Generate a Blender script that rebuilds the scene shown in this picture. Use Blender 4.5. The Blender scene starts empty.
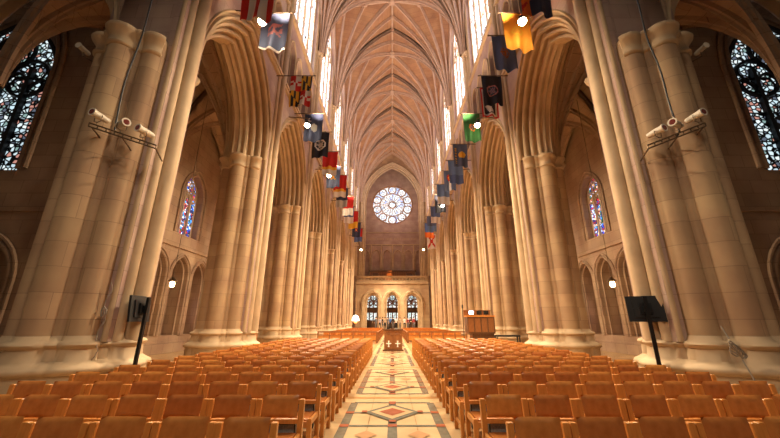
import bpy, math, random
from math import sin, cos, pi, sqrt, atan2, radians
from mathutils import Vector, Matrix
random.seed(7)
C = bpy.context.scene.collection
sc = bpy.context.scene

# ------------------------------------------------------------------ materials
MAT = {}
def principled(name, col, rough=.6, metal=0., emit=None, estr=0.):
    m = bpy.data.materials.new(name); m.use_nodes = True
    nt = m.node_tree; b = nt.nodes['Principled BSDF']
    b.inputs['Base Color'].default_value = (*col, 1)
    b.inputs['Roughness'].default_value = rough
    b.inputs['Metallic'].default_value = metal
    if emit:
        b.inputs['Emission Color'].default_value = (*emit, 1)
        b.inputs['Emission Strength'].default_value = estr
    MAT[name] = m
    return m, nt, b

def noisy(name, c1, c2, scale=6., rough=.6, metal=0., stretch=(1, 1, 1), bump=0., coords='Object', detail=4):
    m, nt, b = principled(name, c1, rough, metal)
    tc = nt.nodes.new('ShaderNodeTexCoord'); mp = nt.nodes.new('ShaderNodeMapping')
    mp.inputs['Scale'].default_value = stretch
    nt.links.new(tc.outputs[coords], mp.inputs['Vector'])
    n = nt.nodes.new('ShaderNodeTexNoise'); n.inputs['Scale'].default_value = scale; n.inputs['Detail'].default_value = detail
    nt.links.new(mp.outputs[0], n.inputs['Vector'])
    r = nt.nodes.new('ShaderNodeValToRGB'); r.color_ramp.elements[0].position = .35; r.color_ramp.elements[1].position = .65
    r.color_ramp.elements[0].color = (*c1, 1); r.color_ramp.elements[1].color = (*c2, 1)
    nt.links.new(n.outputs['Fac'], r.inputs[0]); nt.links.new(r.outputs[0], b.inputs['Base Color'])
    if bump:
        bp = nt.nodes.new('ShaderNodeBump'); bp.inputs['Strength'].default_value = bump; bp.inputs['Distance'].default_value = .01
        nt.links.new(n.outputs['Fac'], bp.inputs['Height']); nt.links.new(bp.outputs[0], b.inputs['Normal'])
    return m, nt, b

def stone(name, ca, cb, cm, bw=1.1, bh=.56, mortar=.009, tint=.75, rough=.75):
    """coursed ashlar: brick pattern over (x+y, z) of world position, with block-to-block tone and soft mottling"""
    m, nt, b = principled(name, ca, rough)
    N = nt.nodes; L = nt.links
    g = N.new('ShaderNodeNewGeometry'); sp = N.new('ShaderNodeSeparateXYZ'); L.new(g.outputs['Position'], sp.inputs[0])
    ad = N.new('ShaderNodeMath'); ad.operation = 'ADD'; L.new(sp.outputs['X'], ad.inputs[0]); L.new(sp.outputs['Y'], ad.inputs[1])
    cb_ = N.new('ShaderNodeCombineXYZ'); L.new(ad.outputs[0], cb_.inputs['X']); L.new(sp.outputs['Z'], cb_.inputs['Y'])
    br = N.new('ShaderNodeTexBrick'); br.inputs['Scale'].default_value = 1
    br.inputs['Brick Width'].default_value = bw; br.inputs['Row Height'].default_value = bh
    br.inputs['Mortar Size'].default_value = mortar; br.inputs['Mortar Smooth'].default_value = .3
    br.inputs['Color1'].default_value = (*ca, 1); br.inputs['Color2'].default_value = (*cb, 1); br.inputs['Mortar'].default_value = (*cm, 1)
    L.new(cb_.outputs[0], br.inputs['Vector'])
    n = N.new('ShaderNodeTexNoise'); n.inputs['Scale'].default_value = .8; n.inputs['Detail'].default_value = 6; L.new(g.outputs['Position'], n.inputs['Vector'])
    r = N.new('ShaderNodeValToRGB'); r.color_ramp.elements[0].position = .36; r.color_ramp.elements[1].position = .66
    r.color_ramp.elements[0].color = (.70, .60, .60, 1); r.color_ramp.elements[1].color = (1.0, 1.0, .94, 1)
    L.new(n.outputs['Fac'], r.inputs[0])
    mx = N.new('ShaderNodeMix'); mx.data_type = 'RGBA'; mx.blend_type = 'MULTIPLY'; mx.inputs['Factor'].default_value = tint
    L.new(br.outputs['Color'], mx.inputs['A']); L.new(r.outputs[0], mx.inputs['B']); L.new(mx.outputs['Result'], b.inputs['Base Color'])
    bp = N.new('ShaderNodeBump'); bp.inputs['Strength'].default_value = .35; bp.inputs['Distance'].default_value = .01
    inv = N.new('ShaderNodeMath'); inv.operation = 'SUBTRACT'; inv.inputs[0].default_value = 1; L.new(br.outputs['Fac'], inv.inputs[1])
    L.new(inv.outputs[0], bp.inputs['Height']); L.new(bp.outputs[0], b.inputs['Normal'])
    return m

STONE = stone('limestone', (.54, .385, .235), (.44, .305, .185), (.34, .235, .145))
STONE_P = stone('pink_limestone', (.53, .39, .335), (.46, .335, .29), (.36, .26, .22))
STONE_D = stone('shaded_limestone', (.42, .29, .20), (.35, .24, .165), (.22, .14, .09), bw=.9, bh=.5)  # darker copy of the limestone: aisle and transept shade put into the colour
VAULT = stone('vault_web_stone', (.47, .275, .155), (.40, .23, .13), (.28, .16, .10), bw=1.6, bh=.32)
RIB = noisy('rib_stone', (.52, .37, .28), (.45, .31, .23), 2.5, .7, bump=.1)[0]
TRIM = noisy('moulding_stone', (.57, .42, .265), (.47, .34, .21), 1.6, .65, bump=.1)[0]
DARKREC = noisy('passage_shade_stone', (.10, .07, .05), (.07, .05, .04), 2, .9)[0]  # shade of the triforium passage put into a near-black stone colour

def wood(name, c1, c2, rough=.35):
    return noisy(name, c1, c2, 5, rough, stretch=(6, 6, .8), bump=.05)[0]
OAK = wood('honey_oak', (.56, .215, .042), (.66, .28, .065))
OAK_D = wood('brown_oak', (.22, .08, .025), (.30, .12, .04))
WALNUT = wood('dark_walnut', (.10, .045, .022), (.15, .065, .03), .3)

def leather():
    m, nt, b = noisy('tan_leather', (.47, .178, .04), (.59, .24, .062), 9, .27, bump=.15)
    N = nt.nodes; L = nt.links
    oi = N.new('ShaderNodeObjectInfo'); r = N.new('ShaderNodeValToRGB')
    r.color_ramp.elements[0].color = (.78, .62, .62, 1); r.color_ramp.elements[1].color = (1.1, 1.12, 1.05, 1)
    L.new(oi.outputs['Random'], r.inputs[0])
    src = b.inputs['Base Color'].links[0].from_socket
    mx = N.new('ShaderNodeMix'); mx.data_type = 'RGBA'; mx.blend_type = 'MULTIPLY'; mx.inputs['Factor'].default_value = 1
    L.new(src, mx.inputs['A']); L.new(r.outputs[0], mx.inputs['B']); L.new(mx.outputs['Result'], b.inputs['Base Color'])
    return m
LEATHER = leather()
GREY = noisy('grey_needlepoint', (.20, .21, .23), (.32, .32, .31), 60, .9)[0]
BLACK = principled('black_plastic', (.012, .012, .014), .45)[0]
BLACKM = principled('black_metal', (.02, .02, .022), .4, .6)[0]
SCREEN = principled('dark_screen', (.01, .012, .016), .12)[0]
IRON = principled('bronze_iron', (.16, .11, .07), .4, .7)[0]
WHITEM = principled('cream_metal', (.62, .56, .47), .4)[0]
RUBY = principled('dull_red_lens', (.16, .035, .03), .15)[0]
GOLDW = principled('pale_gold', (.75, .55, .25), .4)[0]
WHITE = principled('white_paint', (.82, .82, .80), .5)[0]
CABLE = principled('grey_cable', (.30, .26, .22), .6)[0]
BULB = principled('lamp_glow', (1, .9, .7), .5, 0, (1, .80, .50), 40)[0]
LANT = principled('lantern_glow', (1, .8, .5), .5, 0, (1, .70, .32), 14)[0]
ORANGEG = principled('orange_glow', (1, .4, .1), .5, 0, (1, .28, .04), 5)[0]
SHADE = principled('white_lamp_shade', (.9, .88, .8), .6, 0, (1, .93, .8), 2.2)[0]
MONI = principled('lit_monitor', (.8, .85, 1), .4, 0, (.75, .85, 1), 2.5)[0]

# floor stones
BEIGE = noisy('beige_marble', (.66, .49, .29), (.58, .41, .23), 1.4, .22)[0]
TAN = noisy('tan_marble', (.52, .30, .13), (.46, .26, .11), 2, .25)[0]
GREEN = noisy('grey_green_marble', (.15, .15, .12), (.20, .195, .155), 9, .2)[0]
REDM = noisy('red_marble', (.40, .12, .065), (.33, .10, .05), 6, .22)[0]
PEACH = noisy('peach_marble', (.58, .33, .17), (.52, .29, .15), 5, .22)[0]

def floor_stone():
    m, nt, b = principled('paving', (.6, .5, .4), .24)
    N = nt.nodes; L = nt.links
    g = N.new('ShaderNodeNewGeometry')
    br = N.new('ShaderNodeTexBrick'); br.inputs['Scale'].default_value = 1; br.offset = 0
    br.inputs['Brick Width'].default_value = .6; br.inputs['Row Height'].default_value = .6; br.inputs['Mortar Size'].default_value = .006
    br.inputs['Color1'].default_value = (.50, .33, .17, 1); br.inputs['Color2'].default_value = (.44, .28, .14, 1); br.inputs['Mortar'].default_value = (.25, .16, .09, 1)
    L.new(g.outputs['Position'], br.inputs['Vector']); L.new(br.outputs['Color'], b.inputs['Base Color'])
    return m
PAVE = floor_stone()

def glass(name, scale, cols, strength, white=.35, dark=.12):
    """leaded stained glass lit from outside: cell colours from a ramp, dark cames between the cells"""
    m = bpy.data.materials.new(name); m.use_nodes = True; nt = m.node_tree; N = nt.nodes; L = nt.links
    b = N['Principled BSDF']; b.inputs['Base Color'].default_value = (.02, .02, .03, 1); b.inputs['Roughness'].default_value = .15
    g = N.new('ShaderNodeNewGeometry')
    v = N.new('ShaderNodeTexVoronoi'); v.inputs['Scale'].default_value = scale; L.new(g.outputs['Position'], v.inputs['Vector'])
    sp = N.new('ShaderNodeSeparateColor'); L.new(v.outputs['Color'], sp.inputs[0])
    r = N.new('ShaderNodeValToRGB'); r.color_ramp.interpolation = 'CONSTANT'
    els = r.color_ramp.elements
    while len(els) > 1: els.remove(els[-1])
    els[0].position = 0; els[0].color = (*cols[0], 1)
    for i, c in enumerate(cols[1:], 1):
        e = els.new(i / len(cols)); e.color = (*c, 1)
    L.new(sp.outputs[0], r.inputs[0])
    ve = N.new('ShaderNodeTexVoronoi'); ve.feature = 'DISTANCE_TO_EDGE'; ve.inputs['Scale'].default_value = scale; L.new(g.outputs['Position'], ve.inputs['Vector'])
    rr = N.new('ShaderNodeValToRGB'); rr.color_ramp.elements[0].position = dark * .5; rr.color_ramp.elements[1].position = dark
    L.new(ve.outputs['Distance'], rr.inputs[0])
    mx = N.new('ShaderNodeMix'); mx.data_type = 'RGBA'; mx.blend_type = 'MULTIPLY'; mx.inputs['Factor'].default_value = 1
    L.new(r.outputs[0], mx.inputs['A']); L.new(rr.outputs[0], mx.inputs['B'])
    L.new(mx.outputs['Result'], b.inputs['Emission Color']); b.inputs['Emission Strength'].default_value = strength
    MAT[name] = m
    return m
G_AISLE = glass('jewel_glass', 7, [(.02, .05, .45), (.8, .85, 1), (.45, .02, .03), (.05, .25, .6), (.02, .03, .12), (.9, .5, .35), (.5, .65, 1), (.02, .1, .05), (.25, .02, .05)], 1.6)
G_TRANS = glass('silver_glass', 5.5, [(.60, .80, .88), (.80, .92, .95), (.10, .12, .16), (.55, .70, .78), (.55, .25, .20), (.85, .95, .95), (.65, .8, .85), (.25, .38, .36), (.7, .85, .9)], .68, dark=.2)
G_CLER = glass('bright_clerestory_glass', 2.2, [(1, .90, .88), (1, .74, .72), (.85, .85, 1), (1, .92, .88), (1, .55, .38), (.8, .8, 1)], 1.9, dark=.05)
G_ROSE = glass('rose_glass', 1.9, [(.85, .93, 1), (1, 1, 1), (.70, .82, 1), (1, .98, .97), (.50, .60, 1), (1, 1, 1), (.95, .75, .68), (1, 1, 1)], 1.05, dark=.05)
G_WEST = glass('pale_door_glass', 3, [(.95, 1, .92), (.9, 1, .95), (1, 1, .9), (.75, .95, .9)], .85, dark=.07)
PINKG = principled('pink_daylight_pane', (.8, .6, .6), .4, 0, (1, .72, .72), .8)[0]

# ------------------------------------------------------------------ mesh builder
class MB:
    def __init__(s): s.v = []; s.f = []; s.m = []; s.cur = 0; s.mats = []
    def mat(s, m):
        if m not in s.mats: s.mats.append(m)
        s.cur = s.mats.index(m); return s
    def add(s, vs, fs):
        o = len(s.v); s.v += [tuple(p) for p in vs]
        for f in fs: s.f.append(tuple(i + o for i in f)); s.m.append(s.cur)
    def quad(s, a, b, c, d): s.add([a, b, c, d], [(0, 1, 2, 3)])
    def box(s, x0, x1, y0, y1, z0, z1):
        s.add([(x0, y0, z0), (x1, y0, z0), (x1, y1, z0), (x0, y1, z0), (x0, y0, z1), (x1, y0, z1), (x1, y1, z1), (x0, y1, z1)],
              [(0, 3, 2, 1), (4, 5, 6, 7), (0, 1, 5, 4), (1, 2, 6, 5), (2, 3, 7, 6), (3, 0, 4, 7)])
    def mbox(s, f, u0, u1, w0, w1, d0, d1):
        c = [(u0, w0, d0), (u1, w0, d0), (u1, w0, d1), (u0, w0, d1), (u0, w1, d0), (u1, w1, d0), (u1, w1, d1), (u0, w1, d1)]
        s.add([f(*p) for p in c], [(0, 3, 2, 1), (4, 5, 6, 7), (0, 1, 5, 4), (1, 2, 6, 5), (2, 3, 7, 6), (3, 0, 4, 7)])
    def rings(s, rs, closed=True, cap=True):
        n = len(rs[0]); vs = [p for r in rs for p in r]; fs = []
        for i in range(len(rs) - 1):
            for j in range(n if closed else n - 1):
                k = (j + 1) % n
                fs.append((i * n + j, i * n + k, (i + 1) * n + k, (i + 1) * n + j))
        if cap and closed:
            fs.append(tuple(range(n))[::-1]); fs.append(tuple(range((len(rs) - 1) * n, len(rs) * n)))
        s.add(vs, fs)
    def tube(s, path, r, n=6, closed=False):
        P = [Vector(p) for p in path]; m = len(P); rs = []
        up = Vector((0, 0, 1)); prev = None
        for i in range(m):
            a = P[(i - 1) % m] if (closed or i) else P[i]; b = P[(i + 1) % m] if (closed or i < m - 1) else P[i]
            t = (b - a).normalized()
            if prev is None:
                ref = up if abs(t.z) < .95 else Vector((1, 0, 0)); x = t.cross(ref).normalized()
            else:
                x = (prev - t * prev.dot(t)).normalized()
            prev = x; y = t.cross(x)
            rr = r[i] if isinstance(r, (list, tuple)) else r
            rs.append([P[i] + x * cos(2 * pi * k / n) * rr + y * sin(2 * pi * k / n) * rr for k in range(n)])
        if closed: rs.append(rs[0])
        s.rings(rs, cap=not closed)
    def lathe(s, prof, c=(0, 0, 0), n=16, axis='z'):
        rs = []
        for r, h in prof:
            ring = []
            for k in range(n):
                a = 2 * pi * k / n
                if axis == 'z': ring.append((c[0] + r * cos(a), c[1] + r * sin(a), c[2] + h))
                elif axis == 'y': ring.append((c[0] + r * cos(a), c[1] + h, c[2] + r * sin(a)))
                else: ring.append((c[0] + h, c[1] + r * cos(a), c[2] + r * sin(a)))
            rs.append(ring)
        s.rings(rs)
    def build(s, name, parent=None, mat=None, smooth=False, angle=40):
        me = bpy.data.meshes.new(name); me.from_pydata(s.v, [], s.f)
        if not s.mats: s.mats = [mat or STONE]
        for m in s.mats: me.materials.append(m)
        me.polygons.foreach_set('material_index', s.m)
        if smooth:
            me.polygons.foreach_set('use_smooth', [True] * len(me.polygons))
            me.set_sharp_from_angle(angle=radians(angle))
        me.update()
        o = bpy.data.objects.new(name, me); C.objects.link(o)
        if parent: o.parent = parent
        return o

def new(m): return MB().mat(m)
def struct(o): o['kind'] = 'structure'; return o
def tag(o, label, cat, group=None):
    o['label'] = label; o['category'] = cat
    if group: o['group'] = group
    return o
def empty(name, loc, rz=0):
    o = bpy.data.objects.new(name, None); C.objects.link(o); o.location = loc; o.rotation_euler = (0, 0, rz)
    o.empty_display_size = .2; return o
def copy_tree(o, parent=None):
    c = o.copy(); C.objects.link(c); c.parent = parent
    for ch in list(o.children): copy_tree(ch, c)
    return c

# ------------------------------------------------------------------ architecture numbers
B = 7.4; Y1 = 8.5; XC = 7.6; NP = 7
PY = [Y1 + B * k for k in range(NP)]          # pier lines 8.5 ... 52.9
YEND = Y1 + B * NP                             # 60.3 : west end
ZCAP = 9.5; ZSP = 10.0; ZSTR = 15.0; ZTRI = 20.2; ZVS = 23.7; ZR = 34.6
AW = 12.5; TY = 11.0                                      # aisle outer wall

def arch_pts(hw, R, n=14, off=0):
    """pointed arch from (-hw-off,0) over the apex to (hw+off,0): list of (u,w)"""
    r = R + off; c = R - hw                    # centre of the left arc at u=+c, of the right arc at u=-c
    a_end = math.acos(max(-1, min(1, c / r)))
    L = [(c - r * cos(a_end * i / n), r * sin(a_end * i / n)) for i in range(n + 1)]
    return L + [(-u, w) for u, w in L[:-1][::-1]]
def apex(hw, R, off=0): return sqrt((R + off) ** 2 - (R - hw) ** 2)

def panel(mb, f, u0, u1, w0, w1, uc, hw, sill, spring, R, depth, n=12, back=False):
    """a wall face with one pointed opening, and the reveal of that opening"""
    A = [(uc + u, spring + w) for u, w in arch_pts(hw, R, n)]
    if sill > w0: mb.quad(f(u0, w0, 0), f(u1, w0, 0), f(u1, sill, 0), f(u0, sill, 0))
    mb.quad(f(u0, sill, 0), f(uc - hw, sill, 0), f(uc - hw, spring, 0), f(u0, spring, 0))
    mb.quad(f(uc + hw, sill, 0), f(u1, sill, 0), f(u1, spring, 0), f(uc + hw, spring, 0))
    k = len(A) // 2
    for i in range(len(A) - 1):
        a, b = A[i], A[i + 1]
        if i < k: t0 = u0 + (a[0] - (uc - hw)) / hw * (uc - u0); t1 = u0 + (b[0] - (uc - hw)) / hw * (uc - u0)
        else: t0 = uc + (a[0] - uc) / hw * (u1 - uc); t1 = uc + (b[0] - uc) / hw * (u1 - uc)
        mb.quad(f(a[0], a[1], 0), f(b[0], b[1], 0), f(t1, w1, 0), f(t0, w1, 0))
    mb.add([f(u0, spring, 0), f(uc - hw, spring, 0), f(u0, w1, 0)], [(0, 1, 2)])
    mb.add([f(uc + hw, spring, 0), f(u1, spring, 0), f(u1, w1, 0)], [(0, 1, 2)])
    path = [(uc - hw, sill)] + A + [(uc + hw, sill)]
    for a, b in zip(path[:-1], path[1:]):
        mb.quad(f(a[0], a[1], 0), f(a[0], a[1], depth), f(b[0], b[1], depth), f(b[0], b[1], 0))
    mb.quad(f(uc - hw, sill, 0), f(uc + hw, sill, 0), f(uc + hw, sill, depth), f(uc - hw, sill, depth))

def arch_fill(mb, f, uc, hw, sill, spring, R, d, n=12):
    A = [(uc + u, spring + w) for u, w in arch_pts(hw, R, n)]
    mb.add([f(uc - hw, sill, d)] + [f(a[0], a[1], d) for a in A] + [f(uc + hw, sill, d)], [tuple(range(len(A) + 2))])

def mould(mb, f, uc, hw, sill, spring, R, off, d, r, n=12, k=6):
    """a round moulding that follows jamb and arch at an offset"""
    A = [(uc + u, spring + w) for u, w in arch_pts(hw, R, n, off)]
    path = [(uc - hw - off, sill)] + A + [(uc + hw + off, sill)]
    mb.tube([f(u, w, d) for u, w in path], r, k)

def window(n, f, uc, hw, sill, spring, R, gm, lights=3, d=.0, bar=.07, circles=True, tm=None):
    mb = new(tm or TRIM)
    w = 2 * hw / lights; ap = apex(hw, R)
    def inside(u):   # arch height at u
        t = abs(u); c = R - hw
        return spring + sqrt(max(0, R * R - (t + c) ** 2))
    for i in range(1, lights):
        u = -hw + w * i
        mb.mbox(f, uc + u - bar / 2, uc + u + bar / 2, sill, min(spring + .25 * ap, inside(u)), d - bar * .7, d + bar * .7)
    for i in range(lights):
        u = -hw + w * (i + .5); top = spring - w * .15 if i not in (0, lights - 1) else spring - w * .45
        A = arch_pts(w / 2, w * .75, 5); mb.tube([f(uc + u + a, top + b, d) for a, b in A], bar * .45, 5)
    if circles:
        rr = hw * .40
        for (u, z) in ((0, spring + ap * .50), (-hw * .46, spring + ap * .10), (hw * .46, spring + ap * .10)):
            mb.tube([f(uc + u + rr * cos(a), z + rr * sin(a), d) for a in [2 * pi * i / 18 for i in range(18)]], bar * .5, 5, closed=True)
            for q in range(4):
                a0 = pi / 4 + q * pi / 2; r2 = rr * .42
                mb.tube([f(uc + u + rr * .5 * cos(a0) + r2 * cos(a), z + rr * .5 * sin(a0) + r2 * sin(a), d) for a in [2 * pi * i / 8 for i in range(8)]], bar * .3, 4, closed=True)
    mould(mb, f, uc, hw, sill, spring, R, -bar * .4, d, bar * .6, 10, 5)
    for z in [sill + (spring - sill) * t for t in (.0, .33, .66)]:
        mb.mbox(f, uc - hw, uc + hw, z - .02, z + .02, d - .02, d + .02)
    root = mb.build('window_%d' % n); struct(root)
    g = new(gm); arch_fill(g, f, uc, hw, sill, spring, R, d + .06); g.build('glass', root)
    return root

# ------------------------------------------------------------------ floor
def build_floor():
    mb = new(PAVE)
    mb.quad((-26, -6, 0), (26, -6, 0), (26, 66, 0), (-26, 66, 0))
    def rect(x0, x1, y0, y1, m, z): mb.mat(m); mb.quad((x0, y0, z), (x1, y0, z), (x1, y1, z), (x0, y1, z))
    def dia(x, y, a, b, m, z): mb.mat(m); mb.quad((x - a, y, z), (x, y - b, z), (x + a, y, z), (x, y + b, z))
    # light field of the aisle
    rect(-1.25, 1.25, -6, 60, TAN, .002)
    rect(-1.06, 1.06, -6, 60, BEIGE, .004)
    Y = 8.7 - 5.1 * 2
    bw = .075; xs = .79
    while Y < 58:
        a, b = Y, Y + 4.2
        mb.mat(GREEN)
        for sx in (-1, 1): rect(sx * xs - bw, sx * xs + bw, a, b, GREEN, .008)
        rect(-bw, bw, a, b, GREEN, .008)
        for yy in (a, a + .8, a + 1.62, a + 2.58, a + 3.4, b):
            rect(-xs, xs, yy - bw * .6, yy + bw * .6, GREEN, .010)
        for yy in (a + .8, a + 1.62, a + 2.58, a + 3.4):
            for xx in (-xs, xs): rect(xx - bw, xx + bw, yy - bw, yy + bw, REDM, .014)
        for yy in (a, a + 1.62, a + 2.58, b): rect(-bw, bw, yy - bw, yy + bw, REDM, .014)
        for yy in (a + .8, a + 3.4):
            dia(0, yy, .52, .62, GREEN, .018); dia(0, yy, .40, .47, BEIGE, .022); dia(0, yy, .25, .27, REDM, .026)
            for xx in (-.52, .52): rect(xx - .05, xx + .05, yy - .06, yy + .06, REDM, .030)
            for zz in (-.62, .62): rect(-.06, .06, yy + zz - .06, yy + zz + .06, REDM, .030)
        for xx in (-.40, .40): dia(xx, a + 2.1, .17, .2, PEACH, .016)
        # plain tan cross strip between two panels
        rect(-1.06, 1.06, b + .38, b + .58, TAN, .008)
        # thin joints in the pale slabs
        Y += 5.1
    mb.mat(TAN)
    y = -6
    while y < 58:
        for sx in (-1, 1):
            mb.quad((sx * .40 - .004, y, .007), (sx * .40 + .004, y, .007), (sx * .40 + .004, y + 1.2, .007), (sx * .40 - .004, y + 1.2, .007))
            mb.quad((sx * .96 - .1, y, .007), (sx * .96 + .1, y, .007), (sx * .96 + .1, y + .008, .007), (sx * .96 - .1, y + .008, .007))
        y += .6
    struct(mb.build('floor'))
    p = new(PAVE); p.box(-6.2, 6.2, 50.5, 66, 0.001, .3); p.box(-6.2, 6.2, 50.9, 66, .3, .55)
    struct(p.build('floor_west_step'))
build_floor()

# ------------------------------------------------------------------ piers
def pier_outline(n=192):
    circ = []
    for k in range(4):
        a = k * pi / 2
        circ.append((.95 * cos(a), .95 * sin(a), .345))
        for s in (-1, 1):
            circ.append((1.0 * cos(a + s * .40), 1.0 * sin(a + s * .40), .075))
        b = a + pi / 4
        circ.append((.92 * cos(b), .92 * sin(b), .30))
    out = []
    for i in range(n):
        a = 2 * pi * i / n; dx, dy = cos(a), sin(a)
        r = .90
        for cx, cy, cr in circ:
            t = cx * dx + cy * dy; q = cx * cx + cy * cy - t * t
            if t > 0 and q < cr * cr: r = max(r, t + sqrt(cr * cr - q))
        out.append((a, r))
    return out
OUT = pier_outline()

def pier(side, k, label):
    X = side * XC; Yc = Y1 + B * k
    root = empty('stone_pier', (X, Yc, 0), 0 if side < 0 else pi)   # local +x looks into the nave
    tag(root, label, 'pier', 'nave piers')
    def ring(off, z, rnd=0, lim=False):
        r = []
        for a, q in OUT:
            o = off
            if lim and abs((a + pi) % (2 * pi) - pi) < radians(38): o = -.04
            rr = q * (1 - rnd) + 1.25 * rnd + o
            r.append((rr * cos(a), rr * sin(a), z))
        return r
    s = new(STONE); s.rings([ring(0, 1.25), ring(0, ZCAP - .1)]); s.build('shaft', root, smooth=True, angle=35)
    b = new(TRIM)
    b.rings([ring(.30, 0, .55), ring(.30, .16, .55), ring(.26, .18, .5), ring(.26, .58, .5), ring(.33, .62, .5), ring(.35, .67, .5), ring(.33, .72, .5), ring(.22, .78, .35), ring(.14, .84, .2),
             ring(.12, 1.08, .15), ring(.17, 1.11, .12), ring(.20, 1.16, .1), ring(.17, 1.21, .08), ring(.06, 1.24, .03), ring(0.01, 1.34, 0)])
    b.build('base', root, smooth=True, angle=50)
    c = new(TRIM)
    c.rings([ring(0, ZCAP - .62, 0, True), ring(.06, ZCAP - .58, 0, True), ring(.07, ZCAP - .53, 0, True), ring(.02, ZCAP - .48, 0, True), ring(.03, ZCAP - .30, 0, True), ring(.13, ZCAP - .17, 0, True), ring(.17, ZCAP - .12, 0, True),
             ring(.19, ZCAP - .05, 0, True), ring(.15, ZCAP + .02, 0, True), ring(.0, ZCAP + .06, 0, True)])
    c.build('capital', root, smooth=True, angle=50)
    # shafts that climb the nave face to the vault
    v = new(TRIM)
    for (x, y, r) in ((1.30, 0, .19), (1.19, .30, .12), (1.19, -.30, .12), (1.10, .52, .08), (1.10, -.52, .08)):
        v.tube([(x, y, 1.2), (x, y, ZVS)], r, 12)
    v.mat(STONE_P); v.box(.85, 1.18, -.55, .55, 1.2, ZVS)
    v.build('vault_shaft', root, smooth=True)
    vc = new(TRIM)
    for (x, y, r) in ((1.30, 0, .19), (1.19, .30, .12), (1.19, -.30, .12)):
        vc.lathe([(r, ZVS - .5), (r + .05, ZVS - .46), (r + .01, ZVS - .4), (r + .03, ZVS - .2), (r + .13, ZVS - .06), (r + .13, ZVS + .04), (r, ZVS + .1)], (x, y, 0), 12)
    vc.build('vault_capital', root, smooth=True)
    return root
ORD = ['nearest', 'second', 'third', 'fourth', 'fifth', 'sixth', 'farthest']
for k in range(NP):
    for side, sn in ((-1, 'left'), (1, 'right')):
        extra = {0: ', bearing a floodlight bracket'}.get(k, '')
        pier(side, k, '%s clustered limestone pier along the %s side of the nave%s' % (ORD[k], sn, extra))

# ------------------------------------------------------------------ nave walls
AHW, AR = 2.42, 4.25
PROF = [(6.42, .98), (6.38, .94), (6.42, .88), (6.58, .92), (6.62, .78), (6.52, .72), (6.58, .64), (6.78, .74), (6.86, .60), (6.76, .50), (6.84, .42), (7.04, .54), (7.12, .40), (7.02, .30), (7.10, .22), (7.28, .34), (7.36, .20), (7.28, .10), (7.36, .0), (7.50, .08), (7.6, -.06),
        ]
PROF = PROF + [(15.2 - x, d) for x, d in PROF[:-1][::-1]]
def arcade_arch(side, yc, parent):
    mb = new(TRIM); rs = []
    for (x, d) in PROF:
        A = arch_pts(AHW, AR, 16, d)
        rs.append([(side * x, yc + u, w) for u, w in [(A[0][0], ZCAP)] + [(a_, ZSP + b_) for a_, b_ in A] + [(A[-1][0], ZCAP)]])
    mb.rings(rs, closed=False)
    # rolls on the arrises
    for (x, d, r) in ((6.53, .70, .07), (6.78, .48, .08), (7.05, .28, .08), (7.32, .06, .09), (7.88, .06, .09)):
        A = arch_pts(AHW, AR, 16, d); mb.tube([(side * x, yc + u, w) for u, w in [(A[0][0], ZCAP)] + [(a_, ZSP + b_) for a_, b_ in A] + [(A[-1][0], ZCAP)]], r, 6)
    return mb.build('arcade_arch', parent, smooth=True, angle=30)

def fx(side, X):      # map for a wall of constant x seen from the nave: u=y, w=z, d=away from the nave
    return lambda u, w, d: (side * (X + d), u, w)
def fy(Y):            # wall facing the camera: u=x
    return lambda u, w, d: (u, Y + d, w)

WN = [0]
def nextwin(): WN[0] += 1; return WN[0]

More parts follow.
